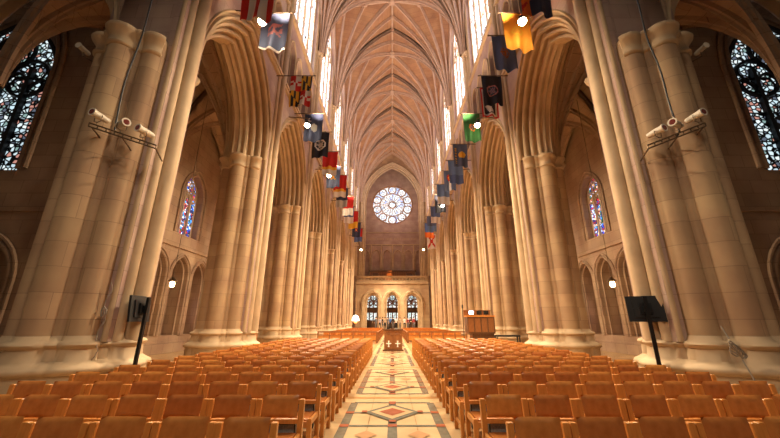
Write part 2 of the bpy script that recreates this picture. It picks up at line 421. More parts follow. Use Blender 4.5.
def nave_wall(side, name):
    mb = new(STONE_P)
    f = fx(side, 6.44); fb = fx(side, 8.76)
    bays = [Y1 + B * (k + .5) for k in range(NP)]
    for yc in bays:
        u0, u1 = yc - B / 2, yc + B / 2
        for ff, top in ((f, ZSTR), (fb, ZSTR)):
            A = [(yc + u, ZSP + w) for u, w in arch_pts(AHW, AR, 16, .97)]; A = [(A[0][0], ZCAP)] + A + [(A[-1][0], ZCAP)]
            k = len(A) // 2; h = A[-1][0] - yc
            for i in range(len(A) - 1):
                a, b = A[i], A[i + 1]
                t = lambda p: yc + (p - yc) / h * B / 2
                mb.quad(ff(a[0], a[1], 0), ff(b[0], b[1], 0), ff(t(b[0]), top + .4, 0), ff(t(a[0]), top + .4, 0))
    Y0, Ye = Y1, YEND
    # crossing side end of the wall
    mb.quad((side * 6.44, Y0 - .5, ZCAP), (side * 8.76, Y0 - .5, ZCAP), (side * 8.76, Y0 - .5, 35), (side * 6.44, Y0 - .5, 35))
    mb.quad((side * 6.44, Y0 - .5, ZCAP), (side * 6.44, Y0, ZCAP), (side * 6.44, Y0, 35), (side * 6.44, Y0 - .5, 35))
    mb.quad((side * 8.76, Y0 - .5, ZCAP), (side * 8.76, Y0, ZCAP), (side * 8.76, Y0, 35), (side * 8.76, Y0 - .5, 35))
    root = struct(mb.build(name))
    for yc in bays: arcade_arch(side, yc, root)
    # string courses
    s = new(TRIM)
    s.box(min(side * 6.22, side * 6.5), max(side * 6.22, side * 6.5), Y0 - .4, Ye, ZSTR, ZSTR + .16)
    s.box(min(side * 6.30, side * 6.5), max(side * 6.30, side * 6.5), Y0 - .4, Ye, ZSTR - .14, ZSTR)
    s.box(min(side * 6.26, side * 6.5), max(side * 6.26, side * 6.5), Y0 - .4, Ye, ZTRI, ZTRI + .2)
    s.build('string_course', root)
    # triforium: four lancets a bay with colonnettes, dark passage behind
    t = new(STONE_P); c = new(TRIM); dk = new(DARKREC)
    for yc in bays:
        w = (B - 1.3) / 4
        for i in range(4):
            uc = yc - (B - 1.3) / 2 + w * (i + .5)
            panel(t, f, uc - w / 2, uc + w / 2, ZSTR + .1, ZTRI, uc, w * .38, ZSTR + .5, ZSTR + 3.1, w * .7, .5, 6)
            mould(c, f, uc, w * .38, ZSTR + .5, ZSTR + 3.1, w * .7, .05, -.03, .06, 6, 5)
            mould(c, f, uc, w * .38, ZSTR + .5, ZSTR + 3.1, w * .7, -.12, .25, .045, 6, 5)
        for s_ in (-1, 1):
            e0 = yc + s_ * (B - 1.3) / 2; e1 = yc + s_ * B / 2
            t.quad(f(e0, ZSTR + .1, 0), f(e1, ZSTR + .1, 0), f(e1, ZTRI, 0), f(e0, ZTRI, 0))
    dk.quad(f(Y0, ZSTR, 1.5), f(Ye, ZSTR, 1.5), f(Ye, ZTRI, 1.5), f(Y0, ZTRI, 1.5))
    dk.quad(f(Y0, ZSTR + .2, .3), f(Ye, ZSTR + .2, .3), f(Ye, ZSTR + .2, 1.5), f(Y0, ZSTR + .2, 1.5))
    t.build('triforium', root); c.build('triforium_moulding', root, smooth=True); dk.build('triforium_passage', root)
    # clerestory
    cl = new(STONE_P); cm = new(TRIM)
    for yc in bays:
        panel(cl, f, yc - B / 2, yc + B / 2, ZTRI + .1, 35.4, yc, 2.75, ZTRI + .8, 28.4, 4.3, .4, 12)
        for off, d, r in ((.06, -.02, .08), (.3, -.06, .06), (-.02, .3, .07)):
            mould(cm, f, yc, 2.75, ZTRI + .8, 28.4, 4.3, off, d, r, 10, 5)
    cl.build('clerestory', root); cm.build('clerestory_moulding', root, smooth=True)
    for yc in bays:
        window(nextwin(), fx(side, 6.44), yc, 2.72, ZTRI + .8, 28.4, 4.3, G_CLER, 4, .26, .09)
    return root
nave_wall(-1, 'wall_left'); nave_wall(1, 'wall_right')

# ------------------------------------------------------------------ vaults
def rib_curve(S, P, n=12):
    S = Vector(S); P = Vector(P); d = Vector((P.x - S.x, P.y - S.y, 0)); L = d.length; d.normalize(); h = P.z - S.z
    pts = []
    if h >= L:
        R = (h * h + L * L) / (2 * L)
        am = math.asin(min(1, h / R))
        for i in range(n + 1):
            a = am * i / n; s = R - R * cos(a); pts.append(S + d * s + Vector((0, 0, R * sin(a))))
    else:
        for i in range(n + 1):
            a = pi / 2 * i / n; pts.append(S + d * (L * (1 - cos(a))) + Vector((0, 0, h * sin(a))))
    return pts
def rib_mesh(mb, pts, w, dep):
    prof = [(-w, .08), (-w, -dep * .35), (-w * .5, -dep * .55), (-w * .42, -dep), (w * .42, -dep), (w * .5, -dep * .55), (w, -dep * .35), (w, .08)]
    d = Vector((pts[-1].x - pts[0].x, pts[-1].y - pts[0].y, 0)).normalized(); side = Vector((-d.y, d.x, 0)); rs = []
    for i, p in enumerate(pts):
        t = (pts[min(i + 1, len(pts) - 1)] - pts[max(i - 1, 0)]).normalized()
        N = t.cross(side); 
        if N.z < 0 or (abs(N.z) < 1e-6 and N.dot(d) > 0): N = -N
        if i == 0: N = -d
        rs.append([p + side * a + N * b for a, b in prof])
    mb.rings(rs)
def vault(x0, x1, y0, y1, zs, zr, zw, tx=(0, .3, .62, 1), sx=(.36, .7, 1), rw=.10, rd=.26, web=None, name='ceiling', bossr=.34, RIB=RIB):
    mx, my = (x0 + x1) / 2, (y0 + y1) / 2
    wb = new(web or VAULT); rb = {'transverse_rib': new(RIB), 'diagonal_rib': new(RIB), 'tierceron_ribs': new(RIB), 'ridge_rib': new(RIB)}
    bosses = []
    for cx in (x0, x1):
        for cy in (y0, y1):
            T = [(mx, cy + (my - cy) * t, zr) for t in tx] + [(mx + (cx - mx) * s, my, zr + (zw - zr) * s) for s in sx]
            curves = [rib_curve((cx, cy, zs), p) for p in T]
            for a, b in zip(curves[:-1], curves[1:]):
                for i in range(len(a) - 1):
                    if i == 0: wb.add([a[0], a[1], b[1]], [(0, 1, 2)])
                    else: wb.quad(a[i], a[i + 1], b[i + 1], b[i])
            for i, cv in enumerate(curves):
                t = i
                if i == 0: rib_mesh(rb['transverse_rib'], cv, rw * 1.5, rd * 1.15)
                elif i == len(tx) - 1: rib_mesh(rb['diagonal_rib'], cv, rw * 1.15, rd * 1.1)
                else: rib_mesh(rb['tierceron_ribs'], cv, rw, rd)
    w = rw * .8
    rb['ridge_rib'].box(mx - w, mx + w, y0, y1, zr - rd * .8, zr + .05)
    for cx in (x0, x1):
        n = 4
        for i in range(n):
            a = (mx + (cx - mx) * i / n, my, zr + (zw - zr) * i / n); b = (mx + (cx - mx) * (i + 1) / n, my, zr + (zw - zr) * (i + 1) / n)
            rs = [[(p[0], p[1] - w, p[2] + .05), (p[0], p[1] + w, p[2] + .05), (p[0], p[1] + w, p[2] - rd * .8), (p[0], p[1] - w, p[2] - rd * .8)] for p in (a, b)]
            rb['ridge_rib'].rings(rs)
    root = struct(wb.build(name))
    for kname, m in rb.items(): m.build(kname, root)
    pts = [(mx, y0 + (my - y0) * t, zr, bossr * (1.25 if t == 1 else .62)) for t in tx] + [(mx, y1 - (y1 - my) * t, zr, bossr * .62) for t in tx[1:-1]]
    for cx in (x0, x1): pts += [(mx + (cx - mx) * s, my, zr + (zw - zr) * s, bossr * .6) for s in sx[:-1]]
    for (x, y, z, r) in pts:
        m = new(RIB); m.lathe([(r * .5, .0), (r, -rd * .7), (r, -rd * 1.0), (r * .8, -rd * 1.25), (r * .62, -rd * 1.2), (r * .5, -rd * 1.45), (r * .05, -rd * 1.6)], (x, y, z), 12)
        m.build('boss', root)
    return root
for k in range(NP):
    vault(-6.25, 6.25, Y1 + B * k, Y1 + B * (k + 1), ZVS, ZR, 33.6, tx=(0, .47, 1), sx=(.46, .79, 1), rw=.12, rd=.36, bossr=.42)
for side in (-1, 1):
    for k in range(NP):
        a, b = sorted((side * 8.55, side * (AW - .25)))
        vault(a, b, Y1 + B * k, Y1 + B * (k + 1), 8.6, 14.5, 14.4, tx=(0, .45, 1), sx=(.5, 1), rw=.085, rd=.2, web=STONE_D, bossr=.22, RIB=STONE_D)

# ------------------------------------------------------------------ aisle walls
def aisle_wall(side, name):
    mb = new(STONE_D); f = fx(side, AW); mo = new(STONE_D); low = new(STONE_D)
    Ys = TY + 1.15
    mb.quad(f(Ys, 0, 0), f(Y1 + B, 0, 0), f(Y1 + B, 14.6, 0), f(Ys, 14.6, 0))
    for s_, r in ((-.25, .11), (0, .17), (.25, .11)): mo.tube([f(Y1 + B + s_, 0, -.1), f(Y1 + B + s_, 8.6, -.1)], r, 8)
    for k in range(1, NP):
        yc = Y1 + B * (k + .5); u0 = yc - B / 2; u1 = yc + B / 2
        panel(mb, f, u0, u1, 5.9, 14.6, yc, 1.0, 6.6, 9.1, 1.6, .5, 10)
        for off, d in ((.08, 0), (.28, -.05)): mould(mo, f, yc, 1.0, 6.6, 9.1, 1.6, off, d, .06, 8, 5)
        mo.mbox(f, u0, u1, 5.75, 5.95, -.12, .0)
        mo.mbox(f, u0, u1, .0, .5, -.16, .0); mo.mbox(f, u0, u1, .5, .6, -.1, .0)
        for q, uc in enumerate((yc - 2.05, yc, yc + 2.05)):
            a, b = (u0 if q == 0 else uc - 1.025), (u1 if q == 2 else uc + 1.025)
            panel(mb, f, a, b, 0, 5.8, uc, .78, .9, 4.2, 1.15, .9, 8)
            for off, d, r in ((.05, -.02, .06), (.2, -.05, .05), (-.1, .2, .05)):
                mould(mo, f, uc, .78, .9, 4.2, 1.15, off, d, r, 8, 5)
        # back of the recesses, some with a small daylight niche
        low.quad(f(u0, 0, .9), f(u1, 0, .9), f(u1, 5.8, .9), f(u0, 5.8, .9))
        # wall shaft
        for s_, r in ((-.25, .11), (0, .17), (.25, .11)):
            mo.tube([f(u1 + s_, .5, -.1), f(u1 + s_, 8.6, -.1)], r, 8)
            mo.tube([f(u1 + s_, 8.45, -.1), f(u1 + s_, 8.6, -.1), f(u1 + s_, 8.7, -.1)], [r, r + .1, r + .1], 8)
    rf = new(STONE_D); a, b = sorted((side * 8.7, side * (AW + .9))); rf.box(a, b, Y1 - .5, YEND + .3, 15.6, 15.8)
    root = struct(mb.build(name)); mo.build('moulding', root, smooth=True); low.build('recess_back', root); rf.build('aisle_roof', root)
    for k in range(1, NP):
        yc = Y1 + B * (k + .5)
        window(nextwin(), f, yc, .97, 6.6, 9.1, 1.6, G_AISLE, 3, .4, .09)
    for k in (1,):
        yc = Y1 + B * (k + .5) + 2.05
        m = new(TRIM); mould(m, f, yc, .3, 1.6, 2.7, .5, .03, .86, .04, 8, 5)
        w = struct(m.build('window_%d' % nextwin())); g = new(PINKG); arch_fill(g, f, yc, .3, 1.6, 2.7, .5, .87); g.build('glass', w)
    return root
aisle_wall(-1, 'wall_left_aisle'); aisle_wall(1, 'wall_right_aisle')

for side, sn in ((-1, 'left'), (1, 'right')):
    mb = new(STONE_D); f = fy(YEND)
    a, b = sorted((side * 6.6, side * 13.6))
    panel(mb, f, a, b, 0, 16, side * 10.6, .9, 5.6, 8.6, 1.5, .5, 8)
    struct(mb.build('wall_back_%s_aisle' % sn))
    window(nextwin(), f, side * 10.6, .88, 5.6, 8.6, 1.5, G_AISLE, 2, .35, .08)

# transept walls either side of the crossing, each with a broad traceried window in a deep moulded arch
for side, sn in ((-1, 'left'), (1, 'right')):
    f = (lambda s: (lambda u, w, d: (s * u, TY + d, w)))(side)
    mb = new(STONE_D); mo = new(TRIM); 
    mo = new(STONE_D)
    panel(mb, f, 9.2, 26, 5.4, 24, 16.75, 3.1, 6.9, 11.3, 4.6, .35, 14)
    # inner splayed order
    A = [(16.75 + u, 11.3 + w) for u, w in arch_pts(3.1, 4.6, 14)]; Bn = [(16.75 + u, 11.3 + w) for u, w in arch_pts(2.3, 3.8, 14)]
    pa = [(13.65, 6.9)] + A + [(19.85, 6.9)]; pb = [(14.45, 7.25)] + Bn + [(19.05, 7.25)]
    for i in range(len(pa) - 1):
        mb.quad(f(*pa[i], .35), f(*pa[i + 1], .35), f(*pb[i + 1], .9), f(*pb[i], .9))
    mb.quad(f(*pa[0], .35), f(*pb[0], .9), f(*pb[-1], .9), f(*pa[-1], .35))
    for off, d, r in ((.05, -.02, .09), (.35, -.06, .07), (-.3, .5, .09), (-.62, .75, .07)):
        mould(mo, f, 16.75, 3.1, 6.95, 11.3, 4.6, off, d, r, 14, 6)
    for z in (14.9, 15.5, 16.3): mo.mbox(f, 9.2, 26, z, z + .16, -.2, 0)
    mo.mbox(f, 9.2, 26, 5.3, 5.45, -.1, 0)
    for uc in (13.6, 16.2, 18.8, 21.4):
        panel(mb, f, uc - 1.3 if uc > 14 else 9.2, uc + 1.3 if uc < 21 else 26, 0, 5.4, uc, .95, .5, 2.9, 1.5, .5, 8)
        for off, d, r in ((.06, -.02, .07), (.25, -.05, .06), (-.14, .2, .06)): mould(mo, f, uc, .95, .5, 2.9, 1.5, off, d, r, 8, 5)
    dk = new(STONE_D); dk.quad(f(9.2, 0, .5), f(26, 0, .5), f(26, 5.4, .5), f(9.2, 5.4, .5))
    mb.quad(f(9.2, 0, 0), f(9.2, 24, 0), f(9.2, 24, 1.2), f(9.2, 0, 1.2))
    root = struct(mb.build('wall_%s_transept' % sn)); mo.build('moulding', root, smooth=True); dk.build('recess_back', root)
    window(nextwin(), f, 16.75, 2.28, 7.25, 11.3, 3.8, G_TRANS, 4, .9, .16, tm=BLACKM)
    # transept vault over this corner
    a, b = sorted((side * 8.8, side * 20))
    # arch springing outward from the crossing pier
    m = new(TRIM)
    for (y, d) in ((7.6, .9), (7.6, .7), (7.8, .66), (7.9, .5), (8.0, .42), (8.1, .2), (8.3, .14), (8.5, 0)):
        pass
    rs = []
    PR = [(7.5, .95), (7.6, .86), (7.6, .7), (7.8, .66), (7.9, .5), (8.0, .42), (8.1, .2), (8.3, .14), (8.5, 0), (8.7, .14), (8.9, .2), (9.1, .5), (9.3, .9)]
    for y, d in PR: rs.append([(side * (11.3 + u), y, ZCAP + w) for u, w in arch_pts(AHW, AR, 14, d)])
    m.rings(rs, closed=False)
    m.build('transept_arch', root, smooth=True, angle=30)
    sp = new(STONE_D); sp.mat(STONE_D)
    ap = [(11.3 + u, ZCAP + w) for u, w in arch_pts(AHW, AR, 14, .93)]
    for i in range(len(ap) - 1):
        sp.quad((side * ap[i][0], 7.5, ap[i][1]), (side * ap[i + 1][0], 7.5, ap[i + 1][1]), (side * ap[i + 1][0], 7.5, 24), (side * ap[i][0], 7.5, 24))
    sp.build('transept_spandrel', root)
    ap_ = new(TRIM); cx, cy = side * 15.15, Y1
    ap_.rings([[(cx + (q + o) * cos(a), cy + (q + o) * sin(a), z) for a, q in OUT] for o, z in ((.35, 0), (.3, .6), (.33, .68), (.15, .84), (.18, 1.16), (0, 1.3), (0, ZCAP - .5), (.05, ZCAP - .3), (.17, ZCAP - .1), (.15, ZCAP), (0, ZCAP + .05), (-.1, ZCAP + .6))])
    ap_.build('arch_pier', root, smooth=True, angle=40)
    tv = new(STONE_D); tv.quad((side * 8, 7.5, 17.2), (side * 26, 7.5, 17.2), (side * 26, 11, 17.2), (side * 8, 11, 17.2))
    struct(tv.build('ceiling_%s_transept' % sn))

# ------------------------------------------------------------------ west end
def west():
    fF = fy(60.0); mb = new(STONE); mo = new(TRIM)
    for uc in (-3.5, 0, 3.5):
        a = -6.5 if uc < 0 else uc - 1.75; b = 6.5 if uc > 0 else uc + 1.75
        panel(mb, fF, a, b, .0, 8.3, uc, 1.33, 0, 4.9, 1.75, .9, 12)
        for off, d, r in ((.04, -.03, .09), (.24, -.12, .10), (.44, -.18, .08), (-.16, .3, .12), (-.3, .6, .1)):
            mould(mo, fF, uc, 1.33, .1, 4.9, 1.75, off, d, r, 10, 6)
    for u in (-5.25, -1.75, 1.75, 5.25): mo.mbox(fF, u - .26, u + .26, 4.75, 5.0, -.18, .05)
    mo.mbox(fF, -6.5, 6.5, 8.1, 8.35, -.2, .2)
    # gallery floor
    mb.box(-6.5, 6.5, 60.05, 64, 8.0, 8.3)
    # side strips beside the great arch
    panel(mb, fy(60.4), -6.6, 6.6, 8.3, 35.4, 0, 5.35, 8.3, 23.6, 8.4, .8, 16)
    for off, d, r in ((.05, -.05, .16), (.35, -.12, .12), (.62, -.16, .14), (-.2, .4, .14)):
        mould(mo, fy(60.4), 0, 5.35, 8.4, 23.6, 8.4, off, d, r, 16, 6)
    root = struct(mb.build('wall_back')); mo.build('moulding', root, smooth=True)
    bal = new(TRIM); f = fy(60.0)
    bal.mbox(f, -6.3, 6.3, 9.3, 9.5, -.16, .16); bal.mbox(f, -6.3, 6.3, 8.35, 8.55, -.12, .12)
    n = 20
    for i in range(n + 1):
        u = -6.2 + 12.4 * i / n; bal.mbox(f, u - .08, u + .08, 8.5, 9.35, -.07, .07)
    for i in range(n):
        u = -6.2 + 12.4 * (i + .5) / n
        bal.tube([f(u + .15 * cos(a), 8.93 + .15 * sin(a), 0) for a in [2 * pi * j / 10 for j in range(10)]], .04, 5, closed=True)
        bal.mbox(f, u - .2, u + .2, 9.14, 9.32, -.05, .05); bal.mbox(f, u - .2, u + .2, 8.54, 8.72, -.05, .05)
    bal.build('balustrade', root)
    # the rose wall
    fR = fy(64.0); rw = new(STONE_P); n = 40; RR = 4.18; zc = 24.5
    for i in range(n):
        a, b = 2 * pi * i / n, 2 * pi * (i + 1) / n
        def sq(t):
            c, s = cos(t), sin(t); k = 1 / max(abs(c), abs(s)); return (6.6 * c * k, zc + 8.4 * s * k)
        rw.quad(fR(RR * cos(a), zc + RR * sin(a), 0), fR(RR * cos(b), zc + RR * sin(b), 0), fR(*sq(b), 0), fR(*sq(a), 0))
        rw.quad(fR(RR * cos(a), zc + RR * sin(a), 0), fR(RR * cos(b), zc + RR * sin(b), 0), fR(RR * cos(b), zc + RR * sin(b), .5), fR(RR * cos(a), zc + RR * sin(a), .5))
    for q in range(6):   # blind lancets above the organ
        uc = -5.2 + q * 2.08
        panel(rw, fR, -6.6 if q == 0 else uc - 1.04, 6.6 if q == 5 else uc + 1.04, 8.3, 15.95, uc, .74, 9, 14, 1.2, .45, 8)
    rw.quad(fR(-6.6, 8.3, .45), fR(6.6, 8.3, .45), fR(6.6, 15.9, .45), fR(-6.6, 15.9, .45))
    for s in (-1, 1): rw.quad((s * 5.4, 61.1, 8.3), (s * 5.4, 64, 8.3), (s * 5.4, 64, 35.4), (s * 5.4, 61.1, 35.4))
    rw.quad((-6.6, 60.4, 35.4), (6.6, 60.4, 35.4), (6.6, 64, 35.4), (-6.6, 64, 35.4))
    rr = struct(rw.build('wall_back_rose'))
    mo = new(TRIM)
    for q in range(6): 
        uc = -5.2 + q * 2.08
        mould(mo, fR, uc, .74, 9, 14, 1.2, .04, -.04, .07, 8, 5)
        if q: mo.tube([fR(uc - 1.04, 8.5, -.1), fR(uc - 1.04, 16, -.1)], .12, 8)
    mo.mbox(fR, -5.4, 5.4, 16.0, 16.2, -.2, 0); mo.mbox(fR, -5.4, 5.4, 18.5, 18.65, -.12, 0)
    for i in range(34):   # weathered inscription band: plain raised marks
        u = -4.6 + i * .28
        if i % 6 == 5: continue
        mo.mbox(fR, u - .07, u + .07, 17.1, 17.45, -.05, 0)
    mo.build('moulding', rr, smooth=True)
    # rose window
    RS = 1.05; t = new(VAULT)
    def circ(u, w, r, th, k=24, seg=6): u, w, r = u * RS, w * RS, r * RS; t.tube([fR(u + r * cos(a), zc + w + r * sin(a), .15) for a in [2 * pi * j / k for j in range(k)]], th, seg, closed=True)
    circ(0, 0, 3.92, .2, 48); circ(0, 0, .66, .14); circ(0, 0, 2.3, .08, 40)
    for i in range(20):
        a = 2 * pi * i / 20; a2 = a + pi / 20
        t.tube([fR(.66 * cos(a), zc + .66 * sin(a), .15), fR(2.0 * cos(a), zc + 2.0 * sin(a), .15)], .075, 5)
        t.tube([fR(q * cos(b), zc + q * sin(b), .15) for q, b in ((2.0, a), (2.2, a + pi / 40), (2.28, a2), (2.2, a2 + pi / 40), (2.0, a + pi / 10))], .05, 5)
    for i in range(10):
        a = 2 * pi * i / 10 + pi / 10; circ(3.08 * cos(a), 3.08 * sin(a), .74, .12); circ(3.08 * cos(a), 3.08 * sin(a), .3, .035, 12, 5)
        for q in range(6):
            b = a + q * pi / 3; t.tube([fR(3.08 * cos(a) + r * cos(b), zc + 3.08 * sin(a) + r * sin(b), .15) for r in (.3, .72)], .03, 4)
        a = 2 * pi * i / 10
        for s in (-1, 1): t.tube([fR(2.3 * cos(a), zc + 2.3 * sin(a), .15), fR(2.9 * cos(a + s * .1), zc + 2.9 * sin(a + s * .1), .15), fR(3.85 * cos(a + s * .09), zc + 3.85 * sin(a + s * .09), .15)], .07, 5)
        circ(3.5 * cos(a), 3.5 * sin(a), .2, .03, 10, 4)
    w = struct(t.build('window_%d' % nextwin(), smooth=True))
    g = new(G_ROSE); g.add([fR(RR * cos(2 * pi * j / 48), zc + RR * sin(2 * pi * j / 48), .3) for j in range(48)], [tuple(range(48))]); g.build('glass', w)
    # west doors: dark oak screens with glass
    fD = fy(63.4)
    bk = new(STONE_P)
    for q, uc in enumerate((-3.5, 0, 3.5)):
        panel(bk, fD, (-6.5, -1.75, 1.75)[q], (-1.75, 1.75, 6.5)[q], 0, 8.0, uc, 1.5, 0, 4.9, 2.0, .3, 10)
    struct(bk.build('wall_back_doors'))
    for q, uc in enumerate((-3.5, 0, 3.5)):
        window(nextwin(), fD, uc, 1.48, 4.15, 4.9, 2.0, G_WEST, 4, .15, .2, tm=OAK_D)
        d = new(WALNUT)
        d.mbox(fD, uc - 1.5, uc + 1.5, 3.2, 4.15, -.02, .2)
        for u in (-1.42, -.72, 0, .72, 1.38): d.mbox(fD, uc + u - .12, uc + u + .12, .55, 3.5, 0, .15)
        d.mbox(fD, uc - 1.5, uc + 1.5, .55, 1.9, .02, .12)
        for u in (-1.1, -.38, .38, 1.1): d.mbox(fD, uc + u - .02, uc + u + .02, 1.5, 3.5, .03, .1)
        root = struct(d.build('door_%d' % (q + 1)))
        g = new(G_WEST); g.quad(fD(uc - 1.45, 1.8, .1), fD(uc + 1.45, 1.8, .1), fD(uc + 1.45, 3.5, .1), fD(uc - 1.45, 3.5, .1)); g.build('glass', root)
        h = new(GOLDW); h.mbox(fD, uc - .12, uc - .08, 1.4, 1.7, -.06, 0); h.build('door_handle', root)
    # organ case on the gallery
    o = empty('organ_case', (0, 62.2, 8.3)); tag(o, 'long dark wooden organ case on the gallery under the rose window', 'organ case')
    c = new(OAK_D); c.box(-4.2, 4.2, -.4, .6, 0, 2.2); c.build('case', o)
    c = new(WALNUT); c.box(-4.4, 4.4, -.5, .65, 2.2, 2.45)
    for i in range(22): c.box(-4.2 + i * .4 - .03, -4.2 + i * .4 + .03, -.45, -.4, 0, 2.2)
    c.build('cornice', o)
    for i, u in enumerate((-3.1, 3.1)):
        c = new(WALNUT); c.box(u - .5, u + .5, -.8, -.4, 0, 1.9); c.build('side_turret', o)
west()

# ------------------------------------------------------------------ chairs
def make_chair():
    root = empty('nave_chair', (0, 0, 0))
    for sx in (-1, 1):
        m = new(OAK)                                    # rear post, slightly raked, with a small chamfered head
        x = sx * .2425; w = .0285
        rs = []
        for z, y, s in ((0, .03, 1), (.44, 0, 1), (.782, .035, 1), (.789, .036, .85)):
            rs.append([(x - w * s, y - .024 * s, z), (x + w * s, y - .024 * s, z), (x + w * s, y + .024 * s, z), (x - w * s, y + .024 * s, z)])
        m.rings(rs); m.build('leg', root)
        m = new(OAK); rs = []
        for z, s in ((0, .9), (.47, 1), (.485, .8)):
            rs.append([(x - w * s, -.47 - w * s, z), (x + w * s, -.47 - w * s, z), (x + w * s, -.47 + w * s, z), (x - w * s, -.47 + w * s, z)])
        m.rings(rs); m.build('leg', root)
    m = new(OAK)
    for sx in (-1, 1):
        m.box(sx * .243 - .014, sx * .243 + .014, -.45, 0, .40, .465)
        m.box(sx * .243 - .011, sx * .243 + .011, -.45, .01, .14, .175)
    m.box(-.23, .23, -.482, -.458, .385, .45); m.box(-.23, .23, -.012, .012, .385, .44)
    m.box(-.23, .23, -.25, -.23, .145, .175)
    m.build('seat_frame', root)
    m = new(OAK); m.box(-.225, .225, .0, .03, .545, .59); m.build('back_rail', root)
    m = new(LEATHER)                                   # padded seat
    rs = []
    for z, s in ((.425, 1), (.45, 1.0), (.468, .97), (.474, .88)):
        w, d = .222 * s, .215 * s; cy = -.235; r = .03
        pts = []
        for (ax, ay, a0) in ((w - r, d - r, 0), (-w + r, d - r, pi / 2), (-w + r, -d + r, pi), (w - r, -d + r, 3 * pi / 2)):
            for j in range(4): a = a0 + j * pi / 6; pts.append((ax + r * cos(a), cy + ay + r * sin(a), z))
        rs.append(pts)
    m.rings(rs); m.build('seat', root, smooth=True)
    m = new(LEATHER)                                   # leather back: pillowed sling, curved in plan
    nx, nz = 10, 9; fr, bk = [], []
    for j in range(nz + 1):
        for i in range(nx + 1):
            u = i / nx * 2 - 1; v = j / nz * 2 - 1
            x = u * .203; z = .716 + v * .113; cy = .0 + .16 * (z - .6) + .018 * (1 - u * u)
            th = .034 * (max(0, 1 - u ** 8) ** .5) * (max(0, 1 - abs(v) ** 3) ** .5)
            fr.append((x, cy - th, z)); bk.append((x, cy + th, z))
    fs = []; W = nx + 1; N = len(fr)
    for j in range(nz):
        for i in range(nx):
            a = j * W + i; fs.append((a, a + 1, a + W + 1, a + W)); fs.append((N + a, N + a + W, N + a + W + 1, N + a + 1))
    m.add(fr + bk, fs); m.build('backrest', root, smooth=True, angle=80)
    kn = new(GREY); kn.box(-.17, .17, .04, .10, .24, .53); k = kn.build('kneeler', root); k['label'] = 'grey kneeler with a black edge'
    kn = new(BLACK); kn.box(-.18, .18, .035, .105, .53, .55); kn.box(-.185, -.17, .035, .105, .24, .53); kn.box(.17, .185, .035, .105, .24, .53); kn.build('edging', k)
    return root
PITCH = .547; ROW0 = 3.28; ROWD = .92; NR = 17
NUM = ['first', 'second', 'third', 'fourth', 'fifth', 'sixth', 'seventh', 'eighth', 'ninth', 'tenth', 'eleventh', 'twelfth', 'thirteenth', 'fourteenth', 'fifteenth', 'sixteenth', 'seventeenth']
proto = make_chair(); first = True
for r in range(NR):
    for side, sn in ((-1, 'left'), (1, 'right')):
        for s in range(8):
            o = proto if first else copy_tree(proto); first = False
            o.location = (side * (1.0 + .27 + PITCH * s) + random.uniform(-.003, .003), ROW0 + ROWD * r + random.uniform(-.015, .015), 0.0)
            o.rotation_euler = (0, 0, random.uniform(-.008, .008))
            tag(o, 'oak and tan leather chair, %s row of %s near block, %s seat from aisle' % (NUM[r], sn, NUM[s]), 'chair', '%s near block of chairs' % sn)
FROW0 = 28.9; FN = 22
cnt = 0; stuff = []
for r in range(FN):
    for s in range(8):
        for side, sn in ((-1, 'left'), (1, 'right')):
            x = side * (1.30 + .27 + PITCH * s); y = FROW0 + ROWD * r
            if cnt < 28:
                o = copy_tree(proto); o.location = (x, y, 0); o.rotation_euler = (0, 0, 0)
                tag(o, 'tiny oak chair of %s far block, %s row behind barrier, %s from aisle' % (sn, NUM[r], NUM[s]), 'chair', '%s far block of chairs' % sn); cnt += 1
            else: stuff.append((x, y))
m = MB()
for x, y in stuff:
    m.mat(OAK)
    for sx in (-1, 1):
        m.box(x + sx * .243 - .02, x + sx * .243 + .02, y - .02, y + .03, 0, .81)
        m.box(x + sx * .243 - .02, x + sx * .243 + .02, y - .49, y - .45, 0, .48)
        m.box(x + sx * .243 - .014, x + sx * .243 + .014, y - .45, y, .40, .465)
    m.mat(LEATHER); m.box(x - .2, x + .2, y - .01, y + .05, .62, .845); m.box(x - .22, x + .22, y - .45, y - .02, .43, .47)
o = m.build('far_chairs'); o['kind'] = 'stuff'
tag(o, 'rows of tiny leather chairs running back to the west doors', 'chairs')

# barriers in front of the far blocks
for side, sn in ((-1, 'left'), (1, 'right')):
    root = empty('chair_barrier', (side * 1.2, 27.9, 0)); tag(root, 'low oak barrier rail closing the front of the %s far chair block' % sn, 'barrier', None)
    L = 4.75
    m = new(OAK_D); a, b = sorted((0, side * L)); m.box(a, b, -.06, .06, .80, .92); m.build('top_rail', root)
    m = new(OAK_D); m.box(a, b, -.04, .04, .16, .24); m.box(a, b, -.03, .03, .55, .60); m.build('lower_rail', root)
    for i in range(6):
        m = new(OAK_D); x = side * (.05 + (L - .1) * i / 5); m.box(x - .05, x + .05, -.05, .05, 0, .82); m.build('post', root)
    m = new(OAK); m.box(a, b, -.015, .015, .24, .55); m.build('panel', root)
    m = new(OAK_D); x = side * .0; m.box(x - .03, x + .03, .06, 20.5, .78, .86)
    for i in range(15): m.box(x - .03, x + .03, .5 + i * 1.4, .58 + i * 1.4, 0, .8)
    m.build('side_rail', root)

